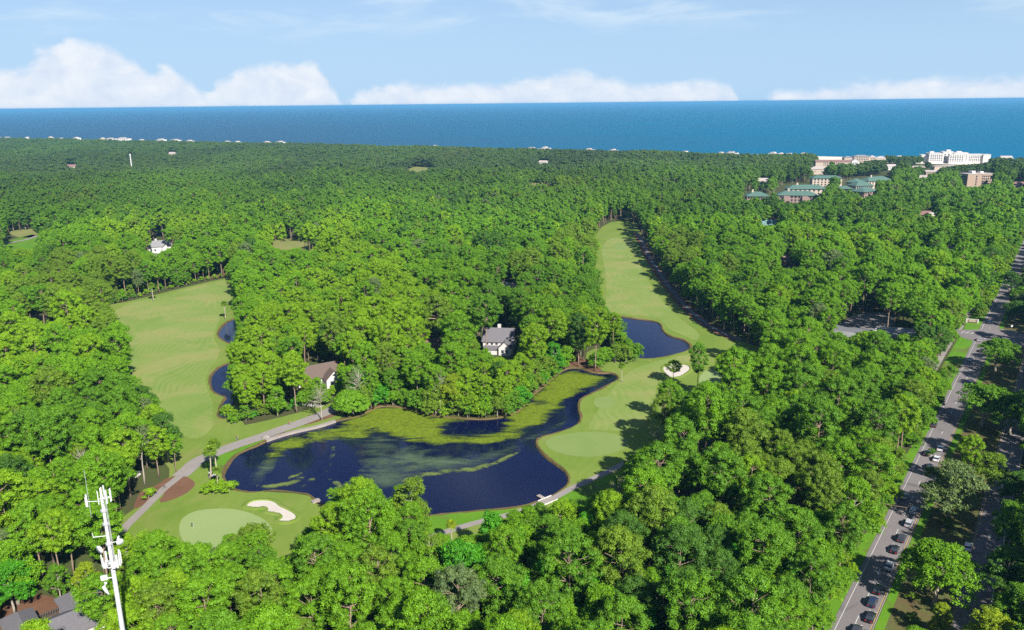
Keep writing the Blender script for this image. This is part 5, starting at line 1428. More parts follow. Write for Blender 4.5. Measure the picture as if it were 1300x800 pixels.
for (x, y), i, s in zip(P, ii, ssc):
    tone = choose_tone(R2, 'broadleaf', x, y, y)
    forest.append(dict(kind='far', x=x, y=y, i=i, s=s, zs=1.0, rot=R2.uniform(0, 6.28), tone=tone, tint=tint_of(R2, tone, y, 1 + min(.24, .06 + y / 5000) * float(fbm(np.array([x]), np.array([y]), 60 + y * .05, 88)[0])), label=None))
print('far', len(P))

# ---- the trees that show largest become objects of their own, the rest one mass
SPEC = {'bushy': 'bushy tree', 'pine': 'pine', 'broadleaf': 'broadleaf tree', 'oak': 'oak', 'palm': 'palm', 'shrub': 'shrub', 'round': 'rounded tree', 'bare': 'sparse grey tree', 'vine': 'vine covered tree'}
NAME = {'bushy': 'broadleaf_tree', 'pine': 'pine_tree', 'broadleaf': 'broadleaf_tree', 'oak': 'oak_tree', 'palm': 'palm_tree', 'shrub': 'shrub', 'round': 'broadleaf_tree', 'bare': 'bare_tree', 'vine': 'vine_covered_tree'}
def region_words(px, py):
    if px > 1120 and py > 400: return 'beside the avenue', 'trees along the avenue'
    if px > 900 and py < 440: return 'in woods around the car park', 'trees around the car park'
    if px > 880 and py < 600: return 'in woods right of the hole', 'trees between the right hole and the avenue'
    if px > 700 and py >= 440: return 'in the lower right woods', 'trees in the lower right woods'
    if py > 640 and px > 380: return 'in woods below the pond', 'trees in the woods below the pond'
    if py > 560 and px < 240: return 'in woods round the cell mast', 'trees in the woods round the mast'
    if px < 250: return 'in woods left of the fairway', 'trees left of the long fairway'
    if py > 640: return 'below the putting green', 'trees below the putting green'
    if px < 780 and py < 560: return 'in the central woods', 'trees in the central woods'
    return 'in the middle forest', 'trees of the middle forest'
FA = {k: np.array([t_[k] for t_ in forest]) for k in ('x', 'y', 's')}
for t_ in forest:
    Hh, RR = PROTO[t_['kind']][t_['i']][2:4]
    t_['H'] = Hh * t_['s'] * t_['zs']; t_['R'] = RR * t_['s']
tops = proj(np.array([(t_['x'], t_['y'], t_['H'] * .8) for t_ in forest]))
for t_, px, py, dp in zip(forest, *tops):
    t_['px'], t_['py'], t_['area'] = px, py, (t_['R'] * FPX / dp)
    t_['vis'] = -8 < px < 1308 and 100 < py < 808
single = [t_ for t_ in forest if t_['label'] or (t_['kind'] in ('palm', 'oak', 'round', 'bare', 'vine', 'shrub') and t_['vis'])]
for kd in (('pine',), ('broadleaf', 'bushy')):
    c_ = sorted([t_ for t_ in forest if t_['kind'] in kd and not t_['label'] and t_['vis']], key=lambda q: -q['area'])[:285]
    single += c_
ids = set(id(q) for q in single)
mass = [q for q in forest if id(q) not in ids]
LANDMARKS = [('the cell mast', 140, 700), ('the corner house', 60, 782), ('the putting green', 288, 676), ('the white kidney bunker', 345, 650), ('the pine straw bed', 225, 625), ('the two tall palms', 266, 600), ('the long left fairway', 190, 470),
             ('the upper left fairway', 180, 385), ('the first left inlet', 290, 425), ('the second left inlet', 280, 490), ('the causeway', 350, 545), ('the round causeway tree', 445, 510), ('the brown roofed house', 405, 472), ('the steep roofed white house', 634, 432),
             ('the north pond shore', 560, 530), ('the pond tail', 715, 475), ('the jetty', 690, 634), ('the south path palm', 573, 665), ('the south lawn', 600, 655), ('the path end by the woods', 790, 592), ('the approach green', 755, 565), ('the upper bunker', 858, 470),
             ('the upper green', 905, 482), ('the right pond', 835, 430), ('the right cart path', 880, 405), ('the upper right fairway', 800, 340), ('the car park', 1095, 410), ('the entrance sign', 1234, 410), ('the side road', 1220, 425), ('the signal arm', 1118, 650),
             ('the white car pair', 1192, 575), ('the lone pale sedan', 1130, 718), ('the shaded dark cars', 1110, 765), ('the bottom edge', 640, 800), ('the bottom edge by the avenue', 1000, 800), ('the bottom edge near the mast', 230, 800), ('the left photo edge', 0, 600), ('the right photo edge', 1300, 600),
             ('the tan left house', 50, 402), ('the red shaded house', 552, 432), ('the middle of the lower right woods', 900, 660), ('the middle of the woods by the avenue', 1010, 540), ('the middle of the left woods', 70, 560), ('the tall pines below the pond', 470, 690)]
ORD = ['', 'second ', 'third ', 'fourth ', 'fifth ', 'sixth ', 'seventh ', 'eighth ', 'ninth ', 'tenth ', 'eleventh ', 'twelfth ']
def posture(t_):
    h = t_['H']
    return 'tall' if h > 21.5 else ('low' if h < 6 else ('small' if h < 11 else ('slender' if t_['R'] < 4.6 else ('broad' if t_['R'] > 7 else 'medium'))))
cands = []
for t_ in single:
    if t_['label']: continue
    best = min(LANDMARKS, key=lambda l: math.hypot(l[1] - t_['px'], (l[2] - t_['py']) * 1.3)); dx, dy = t_['px'] - best[1], t_['py'] - best[2]
    if abs(dx) > 1.6 * abs(dy): wd = 'right of' if dx > 0 else 'left of'
    elif abs(dy) > 2.2 * abs(dx): wd = 'below' if dy > 0 else 'above'
    else: wd = ('below right of' if dx > 0 else 'below left of') if dy > 0 else ('above right of' if dx > 0 else 'above left of')
    cands.append((math.hypot(dx, dy), f"{posture(t_)} {t_['tone']} {SPEC[t_['kind']]} {wd} {best[0]}", t_))
counts = {}
for dist_, lab, t_ in sorted(cands, key=lambda q: q[0]):
    k = counts.get(lab, 0); counts[lab] = k + 1
    t_['label'] = (ORD[min(k, 11)] + lab) if k else lab
for t_ in single:
    kd = t_['kind']; crown, trunk, *_ = PROTO[kd][t_['i']]
    r = empty(NAME[kd], (t_['x'], t_['y'], 0.0), t_['rot']); r.scale = (t_['s'], t_['s'], t_['s'] * t_['zs'])
    wd, grp = region_words(t_['px'], t_['py'])
    tag(r, t_['label'].replace('the middle of the lower right woods', 'the lower right woods').replace('the middle of the', 'the').replace('the bottom edge by the avenue', 'the bottom avenue edge') if len(t_['label'].split()) > 16 else t_['label'], 'shrub' if kd == 'shrub' else ('palm' if kd == 'palm' else 'tree'), {'palm': 'palms along the golf holes and avenue', 'shrub': 'leafy shrubs'}.get(kd, grp))
    for nm, me in (('crown', crown), ('trunk', trunk)):
        o = bpy.data.objects.new(nm, me); COL.objects.link(o); o.parent = r
        if nm == 'crown': o['tint'] = [float(v) for v in t_['tint']]
print('single', len(single), 'mass', len(mass))

def mass_object(name, items, label, cat):
    """all remaining trees of a kind as one geometry-nodes object"""
    P = np.array([(q['x'], q['y'], 0.0) for q in items], np.float32)
    me = bpy.data.meshes.new(name); me.vertices.add(len(P)); me.vertices.foreach_set('co', P.ravel())
    kinds = sorted(set((q['kind'], int(q['i'])) for q in items)); kid = {k: n for n, k in enumerate(kinds)}
    def attr(nm, ty, vals, prop='value'):
        a = me.attributes.new(nm, ty, 'POINT'); a.data.foreach_set(prop, np.array(vals).ravel())
    attr('kid', 'INT', np.array([kid[(q['kind'], int(q['i']))] for q in items], np.int32))
    attr('rot', 'FLOAT', np.array([q['rot'] for q in items], np.float32))
    attr('scl', 'FLOAT_VECTOR', np.array([(q['s'], q['s'], q['s'] * q['zs']) for q in items], np.float32), 'vector')
    attr('tint', 'FLOAT_COLOR', np.array([(*q['tint'], 1.0) for q in items], np.float32), 'color')
    o = link_mesh(name, me); me.materials.append(MATS['foliage']); tag(o, label, cat, kind='stuff')
    ng = bpy.data.node_groups.new(name, 'GeometryNodeTree'); ng.is_modifier = True
    ng.interface.new_socket('Geometry', in_out='INPUT', socket_type='NodeSocketGeometry'); ng.interface.new_socket('Geometry', in_out='OUTPUT', socket_type='NodeSocketGeometry')
    N = ng.nodes; L = ng.links
    gi = N.new('NodeGroupInput'); go = N.new('NodeGroupOutput'); join = N.new('GeometryNodeJoinGeometry')
    def named(nm, ty):
        a = N.new('GeometryNodeInputNamedAttribute'); a.data_type = ty; a.inputs['Name'].default_value = nm; return a.outputs[0]
    kidn = named('kid', 'INT'); rotn = named('rot', 'FLOAT'); scn = named('scl', 'FLOAT_VECTOR')
    cx = N.new('ShaderNodeCombineXYZ'); L.new(rotn, cx.inputs[2])
    for (kd, i), n in kid.items():
        crown, trunk, *_ = PROTO[kd][i]
        pj = N.new('GeometryNodeJoinGeometry')
        for m_ in (crown, trunk):
            if m_ is None: continue
            src = bpy.data.objects.new('source', m_)
            oi = N.new('GeometryNodeObjectInfo'); oi.inputs['Object'].default_value = src; L.new(oi.outputs['Geometry'], pj.inputs[0])
        g2i = N.new('GeometryNodeGeometryToInstance'); L.new(pj.outputs[0], g2i.inputs[0])
        cmp_ = N.new('FunctionNodeCompare'); cmp_.data_type = 'INT'; cmp_.operation = 'EQUAL'; L.new(kidn, cmp_.inputs[2]); cmp_.inputs[3].default_value = n
        iop = N.new('GeometryNodeInstanceOnPoints'); L.new(gi.outputs[0], iop.inputs['Points']); L.new(cmp_.outputs[0], iop.inputs['Selection']); L.new(g2i.outputs[0], iop.inputs['Instance'])
        L.new(cx.outputs[0], iop.inputs['Rotation']); L.new(scn, iop.inputs['Scale']); L.new(iop.outputs[0], join.inputs[0])
    L.new(join.outputs[0], go.inputs[0])
    md = o.modifiers.new('trees', 'NODES'); md.node_group = ng
    return o
mass_object('pine_woods', [q for q in mass if q['kind'].startswith('pine')], 'pine woods stretching back behind the nearer single pines', 'woods')
mass_object('broadleaf_woods', [q for q in mass if not q['kind'].startswith('pine') and q['kind'] != 'far'], 'broadleaf woods mixed among the pines behind the nearer trees', 'woods')
mass_object('distant_forest', [q for q in mass if q['kind'] == 'far'], 'distant dark forest canopy reaching to the shore', 'forest')

# ------------------------------------------------------------------ cars
def car_paint(name, col, metal=0.2):
    m, t = material(name)
    b = t.n('ShaderNodeBsdfPrincipled', None, Base_Color=col, Roughness=0.3, Metallic=metal); b.inputs['Coat Weight'].default_value = .6
    finish(t, b); MATS[name] = m
for nm, c_ in (('white', (.75, .75, .76)), ('silver', (.48, .49, .51)), ('black', (.015, .015, .02)), ('dark blue', (.02, .035, .08)), ('grey', (.12, .12, .13)), ('dark grey', (.05, .05, .06)), ('blue silver', (.28, .36, .46)), ('red', (.4, .03, .03))):
    car_paint('paint ' + nm, c_)
simple('tyre_rubber', (.02, .02, .02), .9); simple('wheel_rim', (.5, .5, .52), .35, metal=.8); simple('head_lamp', (.85, .85, .8), .2); simple('tail_lamp', (.45, .02, .02), .3)
CARM = {}
def car_meshes(suv):
    if suv in CARM: return CARM[suv]
    h0 = 1.0 if suv else .92; hr = 1.72 if suv else 1.43; L = 4.7; W = .93
    prof = [(-2.35, .35), (2.35, .35), (2.38, .62), (2.2, h0 - .16), (1.15, h0), (-1.7 if not suv else -2.2, h0 + .02), (-2.33, h0 - .06 if not suv else h0), (-2.38, .6)]
    bm = bmesh.new()
    def prism(pr, half, taper=0):
        a = [bm.verts.new((x, -half + taper * (z > h0 + .1) * .16, z)) for x, z in pr]; b = [bm.verts.new((x, half - taper * (z > h0 + .1) * .16, z)) for x, z in pr]
        bm.faces.new(a); bm.faces.new(b[::-1])
        for i in range(len(pr)):
            j = (i + 1) % len(pr); bm.faces.new((a[i], b[i], b[j], a[j]))
    prism(prof, W)
    bmesh.ops.recalc_face_normals(bm, faces=bm.faces); bmesh.ops.bevel(bm, geom=[e for e in bm.edges], offset=.07, segments=2, affect='EDGES')
    body = bpy.data.meshes.new('body'); bm.to_mesh(body); bm.free()
    bm = bmesh.new()
    cab = [(1.05, h0 - .02), (.25, hr - .06), (-.9 if not suv else -1.9, hr - .06), (-1.75 if not suv else -2.25, h0 - .01)]
    prism(cab, W - .06, 1); bmesh.ops.recalc_face_normals(bm, faces=bm.faces)
    glass = bpy.data.meshes.new('windows'); bm.to_mesh(glass); bm.free(); glass.materials.append(MATS['dark_glass'])
    bm = bmesh.new(); rf = [(.28, hr - .08), (.22, hr), (-.85 if not suv else -1.88, hr), (-.95 if not suv else -1.95, hr - .08)]
    prism(rf, W - .2, 0); bmesh.ops.recalc_face_normals(bm, faces=bm.faces)
    roof = bpy.data.meshes.new('roof'); bm.to_mesh(roof); bm.free()
    whl = MB().tube([(0, -.11, 0), (0, .11, 0)], [.33, .33], 14); me = bpy.data.meshes.new('wheel'); me.from_pydata(whl.v, [], whl.f); me.materials.append(MATS['tyre_rubber'])
    rim = MB().tube([(0, -.12, 0), (0, .12, 0)], [.2, .2], 10); me2 = bpy.data.meshes.new('rim'); me2.from_pydata(rim.v, [], rim.f); me2.materials.append(MATS['wheel_rim'])
    hl = MB().box(-.06, .05, -.2, .2, -.07, .07); me3 = bpy.data.meshes.new('headlight'); me3.from_pydata(hl.v, [], hl.f); me3.materials.append(MATS['head_lamp'])
    tl = MB().box(-.05, .06, -.17, .17, -.09, .09); me4 = bpy.data.meshes.new('tail_light'); me4.from_pydata(tl.v, [], tl.f); me4.materials.append(MATS['tail_lamp'])
    CARM[suv] = (body, glass, roof, me, me2, me3, me4); return CARM[suv]
PAINTED = {}
def car(px, py, colour, suv, label, heading=None, z=.085, zpix=.7):
    g = G(px, py, zpix); hd = math.atan2(dv[1], dv[0]) if heading is None else heading
    r = empty('car', (g.x, g.y, z), hd); tag(r, label, 'car', 'cars on the avenue' if heading is None else 'parked cars')
    body, glass, roof, wh, rim, hl, tl = car_meshes(suv)
    for nm, me in (('body', body), ('roof', roof)):
        k = (nm, suv, colour)
        if k not in PAINTED: q = me.copy(); q.materials.clear(); q.materials.append(MATS['paint ' + colour]); PAINTED[k] = q
        o = link_mesh(nm, PAINTED[k], None, r)
    link_mesh('windows', glass, None, r)
    for x in (-1.45, 1.45):
        for y in (-.85, .85):
            w_ = link_mesh('wheel', wh, None, r); w_.location = (x, y, .33); link_mesh('rim', rim, None, w_)
    for y in (-.66, .66):
        o = link_mesh('headlight', hl, None, r); o.location = (2.33, y, .68); o = link_mesh('tail_light', tl, None, r); o.location = (-2.34, y, .78)
    return r
UP = math.atan2(dv[1], dv[0]); DN = UP + PI
near_dn = dict()
for px, py, colr, suv, lb in (
    (1105, 783, 'black', 0, 'black car lowest of the dark trio in the tree shade'), (1108, 764, 'dark blue', 1, 'dark blue wagon, middle of the three cars in shade'), (1115, 748, 'black', 1, 'black car, topmost of the three in the shade'),
    (1129, 718, 'silver', 0, 'pale silver sedan alone in the sun behind the shaded cars'), (1136, 697, 'black', 0, 'black car just behind the pale silver sedan'), (1145, 683, 'dark grey', 1, 'dark car half in shade below the silver wagon'),
    (1154, 664, 'silver', 1, 'silver wagon with dark roof in the shade'), (1160, 648, 'blue silver', 1, 'blue silver wagon touching the grey green oak'), (1148, 629, 'silver', 0, 'silver white car alone in the outer lane shade'),
    (1189, 582, 'white', 0, 'white car lower of the white pair'), (1194, 569, 'white', 0, 'white car upper of the white pair'), (1177, 575, 'dark blue', 0, 'dark blue car left of the white pair'), (1180, 592, 'black', 0, 'dark car partly hidden by the oak below the white pair'),
    (1087, 800, 'dark grey', 0, 'dark car cut by the bottom edge of the photo'), (1186, 539, 'dark grey', 0, 'dark grey car at the outer lane where the oaks meet'), (1231, 486, 'black', 0, 'black car in the shadow band below the intersection'),
    (1232, 456, 'white', 0, 'white car emerging left of the rounded median oak'), (1246, 445, 'dark grey', 0, 'dark car in shade beside the median tip'), (1243, 431, 'silver', 0, 'silver car in the crossing at the side road'),
    (1256, 409, 'blue silver', 0, 'blue silver car just above the intersection'), (1265, 386, 'dark blue', 0, 'dark blue car in the first shadow stripes up the avenue'), (1278, 359, 'dark grey', 1, 'dark van far up the avenue in tree shade'),
    (1229, 694, 'white', 0, 'white car glimpsed through branches on the far carriageway')):
    car(px, py, colr, suv, lb)
for px, py, colr, suv, lb, hd in ((1082, 413.5, 'black', 0, 'black car parked on the pale apron of the car park', rad(5)), (1113, 419, 'white', 0, 'white car parked at the lower edge of the car park', rad(-30)), (1137, 419, 'silver', 0, 'silver car parked under trees right of the car park', rad(20)), (998, 341, 'white', 1, 'white car glimpsed by the small white roof', rad(10))):
    car(px, py, colr, suv, lb, heading=hd, z=.05)

# ------------------------------------------------------------------ monopole with antennas
MX, MY, MH_ = -72.4, 127.0, 56.0
best = None
for x_ in np.arange(-90, -55, .1):
    a_ = abs(proj((x_, MY, MH_))[0] - 127)
    if best is None or a_ < best[0]: best = (a_, x_)
MX = best[1]
mast = empty('cell_mast', (MX, MY, 0)); tag(mast, 'tall white cell phone mast with panel antennas and dishes at lower left', 'mast')
BLOCKM = (MX, MY)
def mh(py):
    """height on the mast that the photograph shows at row py"""
    zz = np.linspace(0, 62, 1241); ys = proj(np.stack([np.full_like(zz, MX), np.full_like(zz, MY), zz], 1))[1]
    return float(zz[np.argmin(abs(ys - py))])
MB().tube([(0, 0, 0), (0, 0, mh(735)), (0, 0, mh(700)), (0, 0, mh(660)), (0, 0, mh(628))], [.60, .39, .32, .27, .22], 16).build('pole', MATS['metal_white'], mast, True)
def bar(name, p0, p1, r_=.05, mat='metal_white', parent=None, n=6):
    return MB().tube([p0, p1], [r_, r_], n).build(name, MATS[mat], parent or mast)
def panel(x, y, z, h, w_=.32, d=.18, a=0.0, parent=None):
    m4 = Matrix.Translation((x, y, z)) @ Matrix.Rotation(a, 4, 'Z')
    o = MB().box(-w_ / 2, w_ / 2, -d / 2, d / 2, -h / 2, h / 2, m4).build('panel_antenna', MATS['metal_white'], parent or mast)
    return o
def dish(x, y, z, r_, a, tilt=0.0):
    mb = MB(); n = 18; rings = []
    m4 = Matrix.Translation((x, y, z)) @ Matrix.Rotation(a, 4, 'Z') @ Matrix.Rotation(tilt, 4, 'X')
    for k, (rr_, dd) in enumerate(((.02, .28), (.6, .2), (.9, .08), (1, -.02), (1, -.22), (0.02, -.3))):
        s = len(mb.v); rings.append(s)
        for i in range(n):
            an = 2 * PI * i / n; mb.v.append(tuple(m4 @ Vector((math.cos(an) * r_ * rr_, dd * r_, math.sin(an) * r_ * rr_))))
    for a_, b_ in zip(rings[:-1], rings[1:]):
        for i in range(n): mb.f.append((a_ + i, a_ + (i + 1) % n, b_ + (i + 1) % n, b_ + i))
    return mb.build('dish', MATS['metal_white'], mast, True)
zt = mh(633)
for k, (dx, dy, h, zo) in enumerate(((-.5, -.3, 2.6, .3), (.35, -.55, 3.0, .9), (.95, -.2, 2.6, .4), (1.5, .3, 2.4, .6), (.2, .6, 2.8, .8), (-.35, .5, 2.4, .5), (1.1, .7, 2.4, .2))):
    panel(dx, dy, zt + zo, h, .24, .14, math.atan2(dy, dx) + PI / 2); bar('bracket', (0, 0, zt), (dx, dy, zt), .05)
bar('outrigger', (0, 0, mh(636)), (-2.6, -.4, mh(636) + .1), .06)
panel(-2.5, -.4, mh(636) + .3, 2.4, .26, .16, .2); panel(-2.85, -.1, mh(636) - .1, 1.8, .2, .14, .2)
bar('whip_antenna', (-2.2, -.3, mh(655)), (-2.15, -.3, mh(655) + 9.0), .035, 'metal_grey')
for dx in (.62, .78): MB().tube([(dx, -.25, mh(628)), (dx + .05, -.3, mh(700)), (dx + .1, -.3, mh(720))], [.045] * 3, 5).build('cable', MATS['metal_grey'], mast)
bar('outrigger', (0, 0, mh(680)), (-2.3, -.5, mh(680)), .07); bar('outrigger', (-2.3, -.5, mh(680) - .1), (-2.4, -.5, mh(680) + .8), .06)
for py in (648, 665, 690): MB().tube([(0, 0, mh(py) - .15), (0, 0, mh(py) + .15)], [.55, .55], 14).build('collar', MATS['metal_grey'], mast)
dish(-1.25, -.9, mh(694), .78, rad(-25), .1); dish(1.9, -.2, mh(684), .62, rad(95), 0); bar('outrigger', (0, 0, mh(690)), (1.9, -.2, mh(686)), .08); dish(2.25, -.5, mh(686), .6, rad(40))
zc = mh(712)
for a in np.arange(0, 360, 30):
    x_, y_ = 1.35 * math.cos(rad(a)), 1.35 * math.sin(rad(a))
    x2, y2 = 1.35 * math.cos(rad(a + 30)), 1.35 * math.sin(rad(a + 30))
    bar('platform_rail', (x_, y_, zc - .6), (x2, y2, zc - .6), .09)
for k, (a, h) in enumerate(((200, 2.4), (235, 2.1), (265, 1.5), (300, 2.3), (330, 2.6), (355, 2.6), (20, 2.2), (60, 2.2), (110, 2.2), (150, 2.2))):
    x_, y_ = 1.55 * math.cos(rad(a)), 1.55 * math.sin(rad(a)); panel(x_, y_, zc + .35, h, .30, .18, rad(a) + PI / 2); bar('bracket', (0, 0, zc - .3), (x_, y_, zc - .3), .06)
for dx, dy, s in ((-.7, -.9, .5), (.75, -.95, .6), (1.1, -.5, .5)): MB().box(dx - s / 2, dx + s / 2, dy - .2, dy + .2, zc - .9, zc + .1).build('radio_unit', MATS['metal_white'], mast)
bar('outrigger', (0, 0, mh(733)), (-1.9, -.4, mh(733)), .1); bar('outrigger', (-1.0, -.9, mh(733)), (-1.9, -.4, mh(733)), .07)
panel(-1.5, -.6, mh(731), .9, 1.1, .3, .4)
MB().tube([(-1.3, -.8, mh(737)), (-1.75, -.7, mh(742)), (-1.5, -.6, mh(748)), (-1.0, -.7, mh(752))], [.28, .34, .3, .1], 10).build('grid_dish', MATS['metal_white'], mast, True)

# ------------------------------------------------------------------ small things
# traffic signal mast arm over the avenue
p = along(-1.6, s_of(1105, 661)[0]); r = empty('signal_mast', (*p, 0), math.atan2(-dv[0], dv[1]) + rad(8)); tag(r, 'brown signal mast arm reaching over the shaded avenue', 'street light')
MB().tube([(0, 0, 0), (0, 0, 7.2)], [.16, .12], 10).build('pole', MATS['wood_brown'], r); MB().tube([(0, 0, 6.2), (7.6, 0, 6.5)], [.12, .08], 8).build('arm', MATS['wood_brown'], r)
for x_ in (4.6, 7.3): MB().box(x_ - .18, x_ + .18, -.15, .15, 5.5, 6.5).build('signal_head', MATS['dark_trim'], r)
# monument sign at the side road
g = G(1234, 410); r = empty('entrance_sign', (g.x, g.y, 0), -rad(20)); tag(r, 'low red brown entrance sign with white posts on the bright verge', 'sign')
MB().box(-2.4, 2.4, -.25, .25, .3, 1.9).build('sign_board', MATS['rust_roof'], r)
for x_ in (-2.75, 2.75): MB().box(x_ - .3, x_ + .3, -.35, .35, 0, 2.2).build('post', MATS['white_wall'], r)
MB().box(-2.5, 2.5, -.3, .3, 1.92, 2.1).build('cap', MATS['white_wall'], r); MB().box(-1.6, 1.6, -.29, -.26, .8, 1.5).build('panel', MATS['cream_wall'], r)
g = G(1284, 418); r = empty('median_sign', (g.x, g.y, 0)); tag(r, 'small white sign at the tip of the median by the crossing', 'sign')
MB().tube([(0, 0, 0), (0, 0, 1.8)], [.05, .05], 6).build('post', MATS['metal_grey'], r); MB().box(-.5, .5, -.05, .05, 1.3, 2.3).build('sign_board', MATS['white_wall'], r)
# dock and bridge deck at the south path
a = G(683, 629); b = G(694, 635.5); r = empty('wooden_jetty', (a.x, a.y, 0)); tag(r, 'little pale wooden jetty beside the path bridge', 'jetty')
d_ = Vector((b.x - a.x, b.y - a.y, 0)); L_ = d_.length; r.rotation_euler.z = math.atan2(d_.y, d_.x)
for i in range(int(L_ / .5)): MB().box(i * .5, i * .5 + .44, -.7, .7, .16, .24).build('plank', MATS['pale_concrete'], r)
for x_ in (.3, L_ * .5, L_ - .4):
    for y_ in (-.55, .55): MB().box(x_ - .08, x_ + .08, y_ - .08, y_ + .08, -1.1, .155).build('pile', MATS['wood_brown'], r)
g0 = G(687, 639.5); g1 = G(704, 632.5); d_ = Vector((g1.x - g0.x, g1.y - g0.y, 0)); r = empty('path_bridge', ((g0.x + g1.x) / 2, (g0.y + g1.y) / 2, 0), math.atan2(d_.y, d_.x)); tag(r, 'short white concrete bridge carrying the south path past the jetty', 'bridge')
hl_ = d_.length / 2; MB().box(-hl_, hl_, -1.5, 1.5, .105, .2).build('deck', MATS['pale_concrete'], r)
for y_ in (-1.56, 1.56): MB().box(-hl_, hl_, y_ - .05, y_ + .05, .1, .5).build('rail', MATS['white_wall'], r)
# flag and hole on the putting green
g = G(246, 673); r = empty('golf_flag', (g.x, g.y, 0.06)); tag(r, 'golf flag stick with dark flag on the nearest putting green', 'flag')
MB().tube([(0, 0, 0), (0, 0, 2.3)], [.035, .03], 6).build('flagstick', MATS['white_wall'], r)
mb = MB(); mb.box(-.62, -.03, -.015, .015, 1.75, 2.25); mb.build('flag', MATS['dark_trim'], r)
MB().tube([(0, 0, .002), (0, 0, .012)], [.12, .12], 12).build('cup', MATS['dark_trim'], r)
# sea wall end / drain boxes
for px, py, lb in ((337, 556, 'pale stone block where the lawn meets the causeway'), (401, 637, 'grey stone drain at the pond corner by the pines')):
    g = G(px, py); r = tag(MB().box(-1.3, 1.3, -.8, .8, -.6, .5).box(-.7, .9, -.5, .6, .51, .75).build('stone_block', MATS['pale_concrete']), lb, 'stone block'); r.location = (g.x, g.y, 0); r.rotation_euler.z = .6
g = G(386, 516); g = G(395, 516); r = empty('garden_wall', (g.x, g.y, 0), rad(-18)); tag(r, 'white picketed garden wall left of the rounded tree', 'wall')
for i in range(12): MB().box(-5.5 + i * .9, -5.0 + i * .9, -.1, .1, 0, 1.2).build('picket', MATS['white_wall'], r)
MB().box(-5.6, 5.5, .11, .2, .5, .75).build('rail', MATS['white_wall'], r)

# golf carts (white) by the palms and by the path shade
def cart(px, py, label, rz):
    g = G(px, py); r = empty('golf_cart', (g.x, g.y, .1), rz); tag(r, label, 'golf cart')
    MB().box(-1.15, 1.15, -.58, .58, .3, .62).box(.65, 1.2, -.55, .55, .63, .95).build('body', MATS['white_wall'], r)
    MB().box(-1.0, 1.0, -.6, .6, 1.78, 1.86).build('canopy', MATS['white_wall'], r)
    for x_ in (-.9, .9):
        for y_ in (-.52, .52): MB().tube([(x_, y_, .6), (x_ * .95, y_, 1.78)], [.03, .03], 5).build('post', MATS['metal_grey'], r)
    MB().box(-.55, .1, -.5, .5, .63, .85).box(-.7, -.56, -.5, .5, .63, 1.25).build('seat', MATS['cream_wall'], r)
    MB().box(-1.15, -.75, -.45, .45, .63, 1.2).build('bag_rack', MATS['dark_trim'], r)
    for x_ in (-.8, .8):
        for y_ in (-.55, .55): MB().tube([(x_, y_ - .08, .25), (x_, y_ + .08, .25)], [.24, .24], 12).build("wheel", MATS["tyre_rubber"], r)
cart(269.5, 606, 'white golf cart parked behind the short palm', rad(40))
cart(174, 606, 'white golf cart half hidden under the left trees', rad(70))

